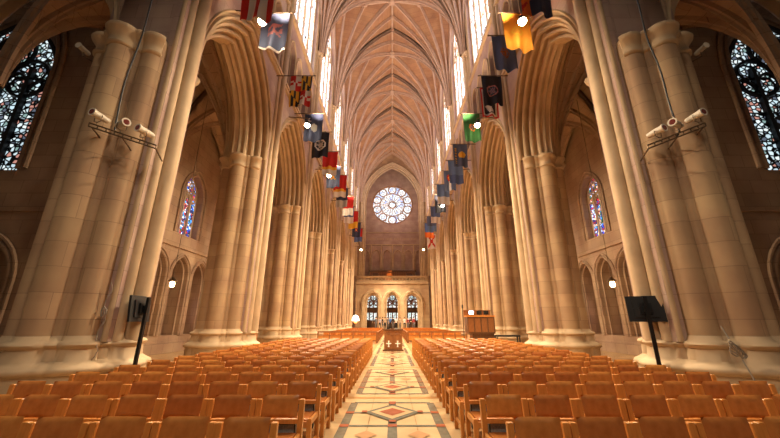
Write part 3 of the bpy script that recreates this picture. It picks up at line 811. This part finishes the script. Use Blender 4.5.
# crossed cabinet in the aisle
root = empty('lectern_cabinet', (0.05, 20.8, 0)); tag(root, 'dark wooden double cabinet with two white crosses standing mid aisle', 'cabinet')
m = new(WALNUT); m.box(-.60, .60, -.34, .34, 0, .10); m.build('plinth', root)
m = new(OAK_D); m.box(-.53, .53, -.28, .28, .10, 1.14); m.build('body', root)
m = new(WALNUT); m.box(-.58, .58, -.34, .32, 1.14, 1.22); m.build('top', root)
for s in (-1, 1):
    m = new(OAK_D)
    x = s * .26
    for a, b, c, d in ((x - .23, x - .19, .14, 1.1), (x + .19, x + .23, .14, 1.1), (x - .19, x + .19, .14, .18), (x - .19, x + .19, 1.06, 1.1)): m.box(a, b, -.31, -.28, c, d)
    m.tube([(x - .19 + .38 * i / 8, -.295, .86 + .12 * sin(pi * i / 8)) for i in range(9)], .014, 5)
    door = m.build('door', root)
    m = new(WHITE); m.box(x - .03, x + .03, -.325, -.29, .26, .56); m.box(x - .11, x + .11, -.326, -.29, .40, .46)
    for a, b in ((0, .26), (0, .56), (-.11, .43), (.11, .43)): m.box(x + a - .045, x + a + .045, -.324, -.29, b - .02, b + .02)
    m.build('cross', door)['label'] = 'white cross'
for i, (x, c) in enumerate(((-.3, BLACK), (-.05, WALNUT), (.2, GREY))):
    m = new(c); m.box(-.09, .09, -.07, .07, 0, .05); m.mat(WHITE); m.box(-.085, .085, -.065, .065, .01, .04)
    o = m.build('book'); o.location = (0.05 + x, 20.8, 1.22)
    tag(o, ['black-covered book, leftmost on the crossed cabinet', 'brown book in the middle of the crossed cabinet top', 'grey book, rightmost on the crossed cabinet'][i], 'book', 'books on the crossed cabinet')

# sound booth on the right
root = empty('wooden_booth', (5.05, 20.3, 0)); tag(root, 'tall brown panelled booth by the third pier on the right', 'booth')
m = new(WALNUT); m.box(-.5, .75, -.35, .35, 0, .98); m.build('base', root)
m = new(WALNUT); m.box(-.75, .80, -.45, .45, .98, 1.9); m.build('body', root)
for i in range(4): m = new(OAK_D); x = -.56 + i * .38; m.box(x - .15, x + .15, -.47, -.45, 1.08, 1.82); m.build('panel', root)
m = new(OAK); m.box(-.82, .84, -.5, .5, 1.9, 1.98); m.build('counter', root)
m = new(OAK_D); m.box(-.78, .80, .3, .4, 1.98, 2.28); m.box(-.8, .82, .28, .42, 2.24, 2.3); m.build('back_rail', root)
for i, (x, mm) in enumerate(((-.42, MONI), (.05, SCREEN), (.45, SCREEN))):
    t = empty('monitor', (5.05 + x, 20.3 - .05, 1.98)); tag(t, ['small lit blue-white monitor on the wooden booth', 'dark monitor in the middle of the booth counter', 'dark monitor at the right end of the booth counter'][i], 'monitor', 'monitors on the booth')
    m = new(BLACK); m.box(-.15, .15, .0, .03, .05, .28); m.box(-.02, .02, 0, .03, 0, .06); m.box(-.06, .06, -.04, .06, 0, .012); m.build('casing', t)
    m = new(mm); m.box(-.135, .135, -.004, .0, .065, .265); m.build('screen', t)
root = empty('microphone_stand', (4.12, 20.2, 0)); tag(root, 'thin black microphone stand at the left end of the booth', 'stand')
m = new(BLACKM); m.tube([(0, 0, .02), (0, 0, 2.35)], .02, 8); m.build('pole', root)
m = new(BLACKM); m.lathe([(.2, 0), (.2, .03), (.05, .05)], (0, 0, 0), 16); m.build('base', root)
m = new(BLACK); m.lathe([(.02, 0), (.05, .05), (.05, .2), (.02, .25)], (0, 0, 2.35), 10); m.build('microphone', root)

root = empty('black_bench', (6.2, 19.0, 0)); tag(root, 'low black bench at the foot of the third right pier', 'bench')
m = new(BLACK); m.box(-.65, .65, -.2, .2, .86, .95); m.build('top', root)
for sx in (-1, 1):
    for sy in (-1, 1): m = new(BLACK); m.box(sx * .6 - .03, sx * .6 + .03, sy * .16 - .03, sy * .16 + .03, 0, .86); m.build('leg', root)

root = empty('dome_lamp', (-5.3, 50.0, 0)); tag(root, 'white domed lamp with an orange glow near the west end', 'lamp')
m = new(SHADE); m.lathe([(.52, 1.75), (.54, 1.85), (.48, 2.15), (.34, 2.42), (.12, 2.55), (.02, 2.57)], (0, 0, 0), 20); m.build('shade', root, smooth=True)
m = new(ORANGEG); m.lathe([(.05, 1.45), (.2, 1.5), (.22, 1.7), (.1, 1.76)], (0, 0, 0), 14); m.build('bulb', root)
m = new(OAK_D); m.tube([(0, 0, 0), (0, 0, 1.46)], .04, 8); m.lathe([(.25, 0), (.25, .05), (.06, .1)], (0, 0, 0), 14); m.build('stand', root)

root = empty('wooden_stand', (-7.85, 19.7, 0)); tag(root, 'small dark reddish wooden stand between the second and third left piers', 'stand')
m = new(OAK_D); m.box(-.22, .22, -.2, .2, 0.04, 1.02); m.build('body', root)
m = new(WALNUT); m.box(-.27, .27, -.24, .24, 1.02, 1.08); m.build('top', root)
m = new(WALNUT); m.box(-.26, .26, -.24, .24, 0, .05); m.build('plinth', root)

# ------------------------------------------------------------------ screens on poles
def screen(loc, rz, label, tilt):
    root = empty('display_screen', loc, rz); tag(root, label, 'screen')
    m = new(BLACKM); m.box(-.04, .04, -.03, .03, .02, 2.2); m.build('pole', root)
    m = new(BLACKM); m.box(-.35, .35, -.3, .3, 0, .03); m.build('base', root)
    def R(x, y, z):
        a = radians(tilt); yy = y * cos(a) - (z) * sin(a); zz = y * sin(a) + z * cos(a); return (x, yy + .14, zz + 1.93)
    def tb(mb, x0, x1, y0, y1, z0, z1): mb.mbox(lambda u, w, d: R(u, d, w), x0, x1, z0, z1, y0, y1)
    m = new(BLACK); tb(m, -.37, .37, 0, .05, -.30, .30); tb(m, -.24, .24, -.03, 0, -.2, .2); m.build('casing', root)
    m = new(SCREEN); tb(m, -.35, .35, .05, .055, -.28, .28); m.build('screen', root)
    m = new(BLACKM); tb(m, -.12, .12, -.07, -.03, -.12, .12); m.box(-.05, .05, .0, .12, 1.85, 2.0); m.build('mount', root)
screen((-5.93, 8.3, 0), radians(95), 'black display screen on a slim pole beside the nearest left pier', -6)
screen((6.0, 8.1, 0), radians(-25), 'black display screen seen from behind beside the nearest right pier', -6)

# ------------------------------------------------------------------ floodlights on the near piers
def bracket(side, sn):
    # bracket rail bolted to the pier face
    bx = 6.85 if side > 0 else -6.5; by = 7.0; z = 5.85
    root = empty('lamp_bracket', (bx, by, z), 0); tag(root, 'iron bracket rail carrying three floodlights on the nearest %s pier' % sn, 'bracket')
    m = new(IRON)
    # rail runs along the pier face from nave side to outer side
    hl = .6 if side > 0 else .72; p0 = Vector((-side * hl, .24, -.18)); p1 = Vector((side * hl, -.12, .22))
    for off in (0, .09): m.tube([p0 + Vector((0, 0, off)), p1 + Vector((0, 0, off))], .018, 6)
    for i in range(9):
        q = p0.lerp(p1, i / 8); m.tube([q, q + Vector((0, 0, .09))], .014, 5)
    m.build('rail', root)
    for t in (.0, .5, .95):
        m = new(IRON); q = p0.lerp(p1, t); m.tube([q, q + Vector((side * .25, .62, -.02))], .02, 6); m.build('arm', root)
    for i, t in enumerate((.22, .55, .9)):
        q = p0.lerp(p1, t); L = empty('floodlight', (bx + q.x, by + q.y, z + q.z + .1), side * (.25, -1.1, .15)[i])
        L.scale = (.82, .82, .82); tag(L, '%s of three cream floodlights on the nearest %s pier' % ((('nave-side one', 'middle one', 'outer one'))[i], sn), 'floodlight', '%s pier floodlights' % sn)
        m = new(IRON); m.tube([(0, 0, 0), (0, 0, .08), (-.12, 0, .12), (-.12, 0, .3)], .012, 5); m.tube([(0, 0, .08), (.12, 0, .12), (.12, 0, .3)], .012, 5); m.build('yoke', L)
        m = new(WHITEM); m.lathe([(.04, .30), (.08, .28), (.1, .1), (.105, -.12), (.125, -.2), (.125, -.22), (.1, -.22)], (0, 0, .3), 16, axis='y'); m.build('housing', L, smooth=True)
        m = new(RUBY); m.lathe([(.1, -.218), (.05, -.225), (.005, -.226)], (0, 0, .3), 16, axis='y'); m.build('lens', L)
bracket(-1, 'left'); bracket(1, 'right')

# cables
m = new(CABLE); P = []
for i in range(30):
    t = i / 29; z = 16 - 9.8 * t; P.append((-6.9 - .05 * sin(t * 9), 7.22 + .03 * sin(t * 20), z))
m = new(BLACK); m.tube(P, .022, 6); o = m.build('power_cable'); tag(o, 'black cable running down the nearest left pier to the lamps', 'cable')
P = [(7.0 + .06 * sin(i / 29 * 8) , 7.18 + .03 * sin(i), 16 - 9.9 * i / 29) for i in range(30)]
P += [(7.0, 7.18, 6.0), (6.9, 7.1, 5.9)]
m = new(BLACK); m.tube(P, .022, 6); o = m.build('power_cable'); tag(o, 'black cable running down the nearest right pier to the lamps', 'cable')
m = new(CABLE)
for q in range(5):
    P = [(6.84 + (.07 + .014 * q) * cos(a + .3 * q) + .025 * sin(3 * a + q), 7.12 - .02 * q, 1.10 + (.11 + .012 * q) * sin(a) + .02 * cos(2 * a + 2 * q)) for a in [2 * pi * j / 20 for j in range(20)]]
    m.tube(P, .012, 5, closed=True)
m.tube([(6.8, 7.12, 1.3), (6.78, 7.2, 1.55)], .014, 5); m.tube([(6.88, 7.05, .92), (6.95, 6.98, .5), (7.0, 6.85, .02)], .014, 5)
o = m.build('cable_coil'); tag(o, 'coiled grey cable hanging on the base of the nearest right pier', 'cable coil')
P = [(-6.5 + .05 * sin(i), 7.78 - .02 * cos(i * 2), 2.5 - 2.1 * i / 20) for i in range(21)]
m = new(CABLE); m.tube(P, .009, 5); m.tube([(-6.5 + .06 * cos(a), 7.76, 1.85 + .09 * sin(a) * (1 + .3 * cos(3 * a))) for a in [2 * pi * j / 14 for j in range(14)]], .018, 5, closed=True); o = m.build('wall_cable'); tag(o, 'thin looped cable hanging low on the nearest left pier', 'cable')

for side, sn in ((-1, 'left'), (1, 'right')):
    L = empty('spotlight', (side * 8.75, 7.6, 9.0), 0); tag(L, 'small white spotlight high on the outer edge of the nearest %s pier' % sn, 'spotlight')
    m = new(WHITEM); m.lathe([(.05, .15), (.07, .1), (.07, -.15), (.09, -.2)], (0, 0, 0), 12, axis='y'); m.build('housing', L)
    m = new(IRON); m.tube([(0, 0, 0), (0, .0, -.2), (-side * .1, .2, -.2)], .015, 5); m.build('arm', L)

# hanging lanterns in the aisles
for side, sn in ((-1, 'left'), (1, 'right')):
    for k, Yl in enumerate((16.2, 23.6)):
        L = empty('hanging_lantern', (side * 10.6, Yl, 3.1)); tag(L, '%s glowing lantern hung in the %s aisle' % (('nearer', 'farther')[k], sn), 'lantern', 'aisle lanterns')
        m = new(LANT); m.lathe([(.04, .12), (.10, .15), (.11, .3), (.07, .4)], (0, 0, 0), 12); m.build('globe', L)
        m = new(IRON); m.lathe([(.18, .38), (.2, .42), (.04, .6)], (0, 0, 0), 12); m.tube([(0, 0, .58), (0, 0, 10.7)], .015, 5); m.build('chain', L)
        ld = bpy.data.lights.new('lantern', 'POINT'); ld.energy = 70; ld.color = (1, .68, .35); ld.shadow_soft_size = .15
        lo = bpy.data.objects.new('lantern_light', ld); C.objects.link(lo); lo.location = (0, 0, -.25); lo.parent = L

# ------------------------------------------------------------------ flags
def P(name, c, r=.75): return principled(name, c, r)[0]
FC = dict(red=P('flag_red', (.62, .02, .015)), white=P('flag_white', (.80, .76, .74)), navy=P('flag_navy', (.035, .045, .10)), blue=P('flag_blue', (.10, .16, .40)),
          slate=P('flag_slate', (.10, .13, .24)), black=P('flag_black', (.018, .020, .035)), gold=P('flag_gold', (.85, .36, .03)), yellow=P('flag_yellow', (.85, .50, .04)),
          green=P('flag_green', (.03, .14, .035)), brown=P('flag_brown', (.28, .10, .05)), grey=P('flag_grey', (.45, .45, .45)), orange=P('flag_orange', (.85, .18, .02)), sky=P('flag_sky', (.16, .27, .55)), pink=P('flag_pink', (.5, .2, .22)))
def seal(bg, ring, inner, r=.28, cu=.5, cv=.5, asp=1.6):
    def f(u, v):
        d = math.hypot(u - cu, (v - cv) * asp)
        if d < r * .45: return inner if (int(u * 24) + int(v * 30)) % 3 else ring
        if d < r * .78: return inner if int(math.degrees(atan2(v - cv, u - cu)) / 24) % 2 else bg
        if d < r: return ring
        return bg
    return f
def stripes(u, v): return 'red' if int(u * 5) % 2 == 0 else 'white'
def maryland(u, v):
    a, b = u < .5, v < .5       # v from the top down
    U, V = (u % .5) * 2, (v % .5) * 2
    if a == b:                   # red and white cross quarters
        c = math.hypot(U - .5, V - .5) 
        if (abs(U - .5) < .13 or abs(V - .5) < .13): return 'white' if (U < .5) ^ (V < .5) ^ (abs(U - .5) >= .13) else 'red'
        return 'red' if (U < .5) == (V < .5) else 'white'
    s = int(U * 5) % 2 == 0
    if (V - U) > .0 and (V - U) < .0: pass
    return ('yellow' if s else 'black') if V > U * .8 + .1 else ('black' if s else 'yellow')
def arizona(u, v):
    if v > .5 and (u + v) > .9: return 'navy' if u > .35 else 'orange'
    a = math.degrees(atan2(.5 - v, u - .45)); return 'orange' if int((a + 180) / 15) % 2 else 'red'
def sc_(u, v):
    if math.hypot(u - .3, (v - .22) * 1.6) < .12 and math.hypot(u - .36, (v - .20) * 1.6) > .10: return 'white'
    if math.hypot(u - .55, (v - .5) * 1.3) < .18: return 'grey'
    return 'navy'
def framed(u, v):
    if min(u, 1 - u) < .10 or min(v, 1 - v) < .07: return 'red'
    if min(u, 1 - u) < .17 or min(v, 1 - v) < .12: return 'white'
    if abs(u - .45 - .1 * sin(v * 9)) < .13 and .25 < v < .85: return 'white'
    return 'black'
def alaska(u, v):
    if math.hypot(u - .62, (v - .48) * 1.6) < .24: return 'yellow' if math.hypot(u - .62, (v - .48) * 1.6) > .19 or int(u * 20) % 3 else 'gold'
    if abs(u - .2) < .06 and .12 < v < .85 and int(v * 18) % 2: return 'yellow'
    return 'slate'
def saltire(u, v):
    if min(u, 1 - u) < .08 or min(v, 1 - v) < .06: return 'white'
    return 'red' if min(abs(u - v), abs(u - 1 + v)) < .10 else 'white'
def tri(u, v): return 'white' if v > .75 else ('yellow' if v > .62 + .1 * abs(u - .5) else 'red')
def colorado(u, v):
    d = math.hypot(u - .5, (v - .35) * 1.6)
    if d < .13: return 'yellow'
    if d < .26: return 'red'
    if .38 < u < .62 and v > .35: return 'white'
    return 'slate'
def halves(a, b): return lambda u, v: a if v < .6 else b
def blot(bg, c, c2):
    def f(u, v):
        q = sin(u * 23 + 3 * sin(v * 17)) + sin(v * 31 + u * 7)
        if .25 < u < .78 and .30 < v < .62 and q > -.2: return c
        if v > .93: return c2
        return bg
    return f
FLN = [0]
def flag(side, Y, ztop, x0, x1, h, pat, label, skew=0.0, res=(20, 30), nu=False):
    """pole runs from the wall into the nave, the cloth hangs from it facing down the nave"""
    root = empty('nave_flag', (side * 6.3, Y, ztop)); tag(root, label, 'flag', 'flags above the %s arcade' % ('left' if side < 0 else 'right'))
    m = new(IRON); xe = -side * (6.3 - x0 + .12); m.tube([(side * .1, 0, .03), (xe, 0, .03)], .028, 6); m.lathe([(.01, -.06), (.05, 0), (.01, .06)], (xe, 0, .03), 8, axis='x'); m.build('pole', root)
    mb = MB(); nx, nz = res; W = x1 - x0
    vs = []
    for j in range(nz + 1):
        for i in range(nx + 1):
            u, v = i / nx, j / nz
            xx = x0 + W * (.5 + (u - .5) * (1 - .07 * v)) if side > 0 else -(x1 - W * (.5 + (u - .5) * (1 - .07 * v))) 
            yy = (.07 * sin(u * 13 + Y) + .05 * sin(u * 7 + v * 4 + Y)) * (.25 + v)
            vs.append((xx - side * 6.3 + skew * v, yy, -h * v - .05 * v * sin(u * pi * 1.0 + Y)))
    ks = []
    fs = []; names = []
    for j in range(nz):
        for i in range(nx):
            a = j * (nx + 1) + i; fs.append((a, a + 1, a + nx + 2, a + nx + 1)); names.append(pat((i + .5) / nx, (j + .5) / nz))
    for n in sorted(set(names)): mb.mat(FC[n])
    o0 = len(mb.v); mb.v += vs
    for f_, n in zip(fs, names): mb.f.append(f_); mb.m.append(mb.mats.index(FC[n]))
    mb.build('cloth', root, smooth=True, angle=180)
# (Y, top z, near x, far x, height, pattern, label)
left = [
    (9.9, 14.6, 4.6, 5.9, 1.95, stripes, 'red and white striped flag, nearest on the left above the arcade'),
    (11.3, 14.6, 4.5, 5.7, 2.0, blot('slate', 'pink', 'white'), 'slate blue flag with a pale emblem, second from the front on the left'),
    (15.2, 14.6, 4.4, 5.6, 1.95, maryland, 'red, white, black and yellow quartered flag on the left'),
    (18.7, 14.6, 4.5, 5.7, 2.0, sc_, 'dark navy flag with a small white crescent on the left'),
    (20.9, 14.6, 4.5, 5.7, 2.0, seal('black', 'white', 'grey', .34), 'black flag with a large round white seal on the left'),
    (23.6, 14.5, 4.3, 5.5, 2.0, tri, 'red flag with a pale yellow and white hem behind the white seal flag'),
    (26.3, 14.6, 4.5, 5.7, 2.0, seal('slate', 'yellow', 'gold', .2), 'slate flag with a small gold crest on the left'),
    (28.2, 14.6, 4.2, 5.4, 2.2, tri, 'bright red flag with gold and white hem, sixth bay of the left row'),
    (31.4, 14.6, 4.5, 5.7, 2.0, halves('navy', 'grey'), 'navy and grey banded flag on the left'),
    (33.9, 14.7, 4.2, 5.4, 2.2, halves('red', 'white'), 'red flag with white hem, halfway along the left row'),
    (37.0, 14.6, 4.5, 5.7, 2.0, halves('blue', 'white'), 'blue and white flag beyond the middle of the left row'),
    (39.0, 14.7, 4.2, 5.4, 2.2, halves('red', 'yellow'), 'red and yellow flag, third from the far end on the left'),
    (43.6, 14.6, 4.3, 5.5, 2.0, seal('navy', 'red', 'gold', .2), 'navy flag with red crest, second from the far end on the left'),
    (46.2, 14.5, 4.3, 5.5, 2.0, halves('red', 'blue'), 'red over blue flag, farthest on the left'),
]
right = [
    (9.7, 14.6, 4.9, 6.1, 1.95, arizona, 'red and orange rayed flag with dark blue field, nearest on the right'),
    (11.3, 14.6, 4.8, 6.0, 2.0, seal('gold', 'yellow', 'gold', .2), 'golden orange flag, second from the front on the right'),
    (12.5, 14.6, 4.7, 5.8, 1.95, seal('blue', 'brown', 'brown', .2), 'blue flag with a brown round emblem behind the golden one'),
    (15.2, 14.6, 4.9, 6.0, 1.9, seal('black', 'pink', 'slate', .3), 'black flag with a pink ringed seal on the right'),
    (16.3, 14.7, 5.1, 6.1, 2.0, framed, 'black flag bordered red and white behind the pink seal flag'),
    (18.7, 14.6, 4.6, 5.7, 2.0, seal('green', 'orange', 'slate', .2), 'green flag with a small round emblem on the right'),
    (22.6, 14.6, 4.6, 5.7, 1.9, alaska, 'slate flag with a gold disc and gold lettering strip on the right'),
    (24.3, 14.1, 4.5, 5.7, 2.0, halves('sky', 'blue'), 'plain light blue flag behind the gold disc flag'),
    (27.3, 14.6, 4.6, 5.7, 1.9, colorado, 'slate flag with a red and yellow disc over a white band'),
    (29.2, 14.1, 4.2, 5.4, 2.0, halves('sky', 'white'), 'sky blue flag with a white hem in the right row'),
    (33.2, 14.6, 4.5, 5.7, 2.0, seal('black', 'grey', 'navy', .28), 'black flag with a grey seal halfway along the right row'),
    (35.5, 14.1, 4.3, 5.4, 2.0, halves('blue', 'white'), 'blue flag with white hem beyond the grey seal flag'),
    (39.5, 14.2, 4.3, 5.5, 2.0, halves('slate', 'sky'), 'slate and sky blue flag, third from the far end on the right'),
    (42.5, 14.2, 4.3, 5.5, 2.0, halves('blue', 'orange'), 'blue flag with orange hem, second from the far end on the right'),
    (45.8, 13.6, 4.9, 6.2, 2.2, saltire, 'white flag with a red diagonal cross, farthest on the right'),
]
for i, a in enumerate(left): flag(-1, *a, res=(24, 34) if i < 6 else (12, 16))
for i, a in enumerate(right): flag(1, *a, res=(24, 34) if i < 7 else (12, 16))

# floodlights on the string course, one in each bay
for side, sn in ((-1, 'left'), (1, 'right')):
    for k in range(NP):
        Yl = Y1 + B * (k + .5)
        L = empty('ledge_floodlight', (side * 5.25, Yl - 1.75, 13.3)); tag(L, 'glowing floodlight above the %s arch from the front on the %s' % (NUM[k], sn), 'floodlight', 'floodlights on the arcade ledge')
        m = new(IRON); m.tube([(side * 1.2, 0, .5), (0, 0, .4), (0, 0, 0)], .03, 6); m.build('arm', L)
        m = new(BLACKM); m.lathe([(.08, .2), (.15, .12), (.18, -.04)], (0, 0, .0), 12); m.build('housing', L)
        m = new(BULB); m.lathe([(.02, -.24), (.1, -.21), (.165, -.12), (.16, -.03)], (0, 0, 0), 12); m.build('bulb', L)
        ld = bpy.data.lights.new('flood', 'SPOT'); ld.energy = (2600, 3900, 4000, 4000, 4200, 5200, 6500)[k]; ld.color = (1, .775, .49); ld.shadow_soft_size = .2; ld.spot_size = radians(108); ld.spot_blend = .5
        lo = bpy.data.objects.new('flood_light', ld); C.objects.link(lo); lo.location = (-side * .1, 0, -.45); lo.rotation_euler = Vector((-side * .62, (-.2 if k else .1), -1)).to_track_quat('-Z', 'Y').to_euler(); lo.parent = L
        ld = bpy.data.lights.new('uplight', 'SPOT'); ld.energy = 900; ld.color = (1, .76, .52); ld.shadow_soft_size = .15; ld.spot_size = radians(100); ld.spot_blend = .6
        lo = bpy.data.objects.new('up_light', ld); C.objects.link(lo); lo.location = (-side * .1, 0, .4); lo.rotation_euler = Vector((-side * .45, .15, 1)).to_track_quat('-Z', 'Y').to_euler(); lo.parent = L

# ------------------------------------------------------------------ people
SKIN = principled('skin', (.55, .33, .23), .6)[0]; HAIR = principled('dark_hair', (.04, .025, .015), .7)[0]
def human_mesh(name, arm=0, stride=.1):
    """skeleton of one vertex per joint grown by a skin modifier, baked to one surface"""
    J = dict(pel=(0, 0, .93), spi=(0, -.01, 1.12), che=(0, .0, 1.33), nec=(0, .0, 1.48), hea=(0, -.015, 1.58), top=(0, -.01, 1.70))
    R = dict(pel=(.16, .11), spi=(.135, .10), che=(.165, .11), nec=(.058, .06), hea=(.075, .092), top=(.06, .075))
    E = [('pel', 'spi'), ('spi', 'che'), ('che', 'nec'), ('nec', 'hea'), ('hea', 'top')]
    for s, t in ((-1, 'l'), (1, 'r')):
        yy = s * stride
        J.update({t + 'hip': (s * .10, 0, .88), t + 'kne': (s * .11, yy * .4 - .02, .49), t + 'ank': (s * .12, yy, .08), t + 'toe': (s * .14, yy - .16, .035)})
        R.update({t + 'hip': (.095, .10), t + 'kne': (.06, .065), t + 'ank': (.042, .045), t + 'toe': (.04, .03)})
        E += [('pel', t + 'hip'), (t + 'hip', t + 'kne'), (t + 'kne', t + 'ank'), (t + 'ank', t + 'toe')]
        b = arm if s > 0 else arm * .5
        J.update({t + 'sho': (s * .185, 0, 1.41), t + 'elb': (s * .25, .02 - b * .1, 1.13), t + 'wri': (s * .24, -.06 - b * .25, .90 + b * .25), t + 'han': (s * .235, -.09 - b * .3, .80 + b * .3)})
        R.update({t + 'sho': (.062, .062), t + 'elb': (.045, .045), t + 'wri': (.03, .032), t + 'han': (.02, .038)})
        E += [('che', t + 'sho'), (t + 'sho', t + 'elb'), (t + 'elb', t + 'wri'), (t + 'wri', t + 'han')]
    keys = list(J); me = bpy.data.meshes.new(name); me.from_pydata([J[k] for k in keys], [(keys.index(a), keys.index(b)) for a, b in E], [])
    o = bpy.data.objects.new(name, me); C.objects.link(o)
    sk = o.modifiers.new('s', 'SKIN'); layer = me.skin_vertices[0] if me.skin_vertices else None
    if layer is None:
        bpy.context.view_layer.objects.active = o; layer = me.skin_vertices[0]
    for i, k in enumerate(keys): layer.data[i].radius = R[k]; layer.data[i].use_root = (k == 'pel')
    o.modifiers.new('d', 'SUBSURF').levels = 1
    dg = bpy.context.evaluated_depsgraph_get(); out = bpy.data.meshes.new_from_object(o.evaluated_get(dg))
    bpy.data.objects.remove(o); out.name = name
    for p in out.polygons: p.use_smooth = True
    return out
HM = [human_mesh('body', .0, .06), human_mesh('body', .9, .14)]
def person(x, y, z, rz, shirt, trou, label, pose=0, hair=HAIR, sc=1.0):
    me = HM[pose].copy(); me.materials.clear()
    for m in (SKIN, shirt, trou, BLACK): me.materials.append(m)
    for p in me.polygons:
        c = p.center; i = 0
        if c.z < .09: i = 3
        elif c.z < .97 and abs(c.x) < .20: i = 2
        elif c.z < 1.46 and not (abs(c.x) > .2 and c.z < 1.0 + (.2 if pose else 0)): i = 1
        p.material_index = i
    o = bpy.data.objects.new('person', me); C.objects.link(o); o.location = (x, y, z); o.rotation_euler = (0, 0, rz); o.scale = (sc, sc, sc)
    tag(o, label, 'person', None)
    h = new(hair); h.lathe([(.085, 1.60), (.098, 1.66), (.088, 1.72), (.05, 1.765), (.01, 1.775)], (0, .012, 0), 12); h.build('hair', o, smooth=True)
    f = new(SKIN); f.lathe([(.018, -.0), (.006, -.035)], (0, -.10, 1.60), 6, axis='y')
    for s in (-1, 1): f.lathe([(.012, 0), (.02, .02), (.012, .04)], (s * .085, -.03, 1.60), 6)
    f.mat(BLACK); 
    for s in (-1, 1): f.lathe([(.009, 0), (.002, -.008)], (s * .03, -.098, 1.63), 6, axis='y')
    f.mat(FC['pink']); f.box(-.022, .022, -.102, -.092, 1.555, 1.563)
    f.build('face', o)
    return o
GREYC = P('grey_cloth', (.12, .12, .14)); DARKC = P('dark_cloth', (.02, .022, .03)); BEIGEC = P('beige_cloth', (.42, .33, .25)); CRIM = P('crimson_cloth', (.28, .03, .04)); BLUEC = P('royal_cloth', (.03, .12, .42)); LAV = P('lavender_cloth', (.35, .33, .45)); WHC = P('white_cloth', (.75, .74, .76))
folk = [(-2.0, 'grey coat', GREYC), (-1.45, 'lavender top', LAV), (-1.05, 'dark jacket', DARKC), (-.65, 'beige coat', BEIGEC), (-.25, 'grey jumper', GREYC), (.12, 'royal blue top', BLUEC), (.55, 'black coat', DARKC), (1.0, 'white shirt', WHC),
        (1.6, 'beige jacket', BEIGEC), (2.25, 'white blouse', WHC), (2.75, 'crimson top', CRIM), (3.15, 'dark blue jacket', DARKC), (3.6, 'crimson robe', CRIM)]
for i, (x, cl, mt) in enumerate(folk):
    who = ['leftmost of the crowd', 'second from left in the crowd', 'third from left in the crowd', 'left of centre', 'just left of the aisle line', 'at the centre', 'just right of centre', 'right of the middle door', 'fifth from the right', 'fourth from right', 'third from right', 'second from right', 'rightmost of the crowd'][i]
    person(x - .55 + .12, 51.6 + .7 * (i * 7 % 3), .55, random.uniform(-1.2, 1.2) + (pi if i % 3 == 0 else 0), mt, DARKC if i % 2 else GREYC, 'person in a %s standing at the west end, %s' % (cl, who), i % 2, sc=random.uniform(.96, 1.04))
person(-8.25, 20.5, 0, .4, DARKC, DARKC, 'person in a dark coat standing behind the small wooden stand', 0, P('auburn_hair', (.20, .05, .02)), 1.04)

# ------------------------------------------------------------------ lights
def light(kind, name, loc, energy, col, size=.3, target=None, **kw):
    ld = bpy.data.lights.new(name, kind); ld.energy = energy; ld.color = col
    if kind == 'AREA': ld.size = size
    else: ld.shadow_soft_size = size
    for k, v in kw.items(): setattr(ld, k, v)
    o = bpy.data.objects.new(name, ld); C.objects.link(o); o.location = loc
    if target: o.rotation_euler = (Vector(target) - Vector(loc)).to_track_quat('-Z', 'Y').to_euler()
    return o
# unseen spots high above and behind the camera
light('SPOT', 'crossing_spot_left', (-5, -3, 20), 1500, (1, .80, .58), .5, (8.2, 9, 3), spot_size=radians(36), spot_blend=.6)
light('SPOT', 'crossing_spot_right', (5, -3, 20), 1500, (1, .80, .58), .5, (-8.2, 9, 3), spot_size=radians(36), spot_blend=.6)

light('SPOT', 'chair_fill_spot', (0, -7, 19), 2600, (1, .84, .64), .4, (0, 6.5, 0), spot_size=radians(62), spot_blend=.7)  # added frontal fill that brightens the chair backs, no fixture
light('SPOT', 'sunbeam', (1.5, 57.0, 22), 30000, (1, .42, .12), .05, (-.6, 61.75, 9.75), spot_size=radians(5), spot_blend=.5)
for s_ in (-1, 1): light('POINT', 'transept_fill', (s_ * 15, 2, 3), 25, (1, .72, .5), 1.0)  # soft fill added to lift the dark transept walls, no fixture
w = bpy.data.worlds.new('World'); sc.world = w; w.use_nodes = True
bg = w.node_tree.nodes['Background']; bg.inputs[0].default_value = (1, .82, .66, 1); bg.inputs[1].default_value = .035

# ------------------------------------------------------------------ camera
cam = bpy.data.cameras.new('Camera'); co = bpy.data.objects.new('Camera', cam); C.objects.link(co)
cam.sensor_width = 36; cam.lens = 332 / 780 * 36; cam.clip_end = 300; cam.shift_x = -.003
co.location = (0, 0, 1.63); co.rotation_euler = (radians(90 + 17.2), 0, 0)
sc.camera = co
sc.view_settings.view_transform = 'Standard'; sc.view_settings.look = 'None'; sc.view_settings.gamma = 1
sc.view_settings.exposure = 0.75; sc.view_settings.use_curve_mapping = False
sc.cycles.use_denoising = True
sc.cycles.max_bounces = 6; sc.cycles.diffuse_bounces = 4; sc.cycles.sample_clamp_indirect = 8
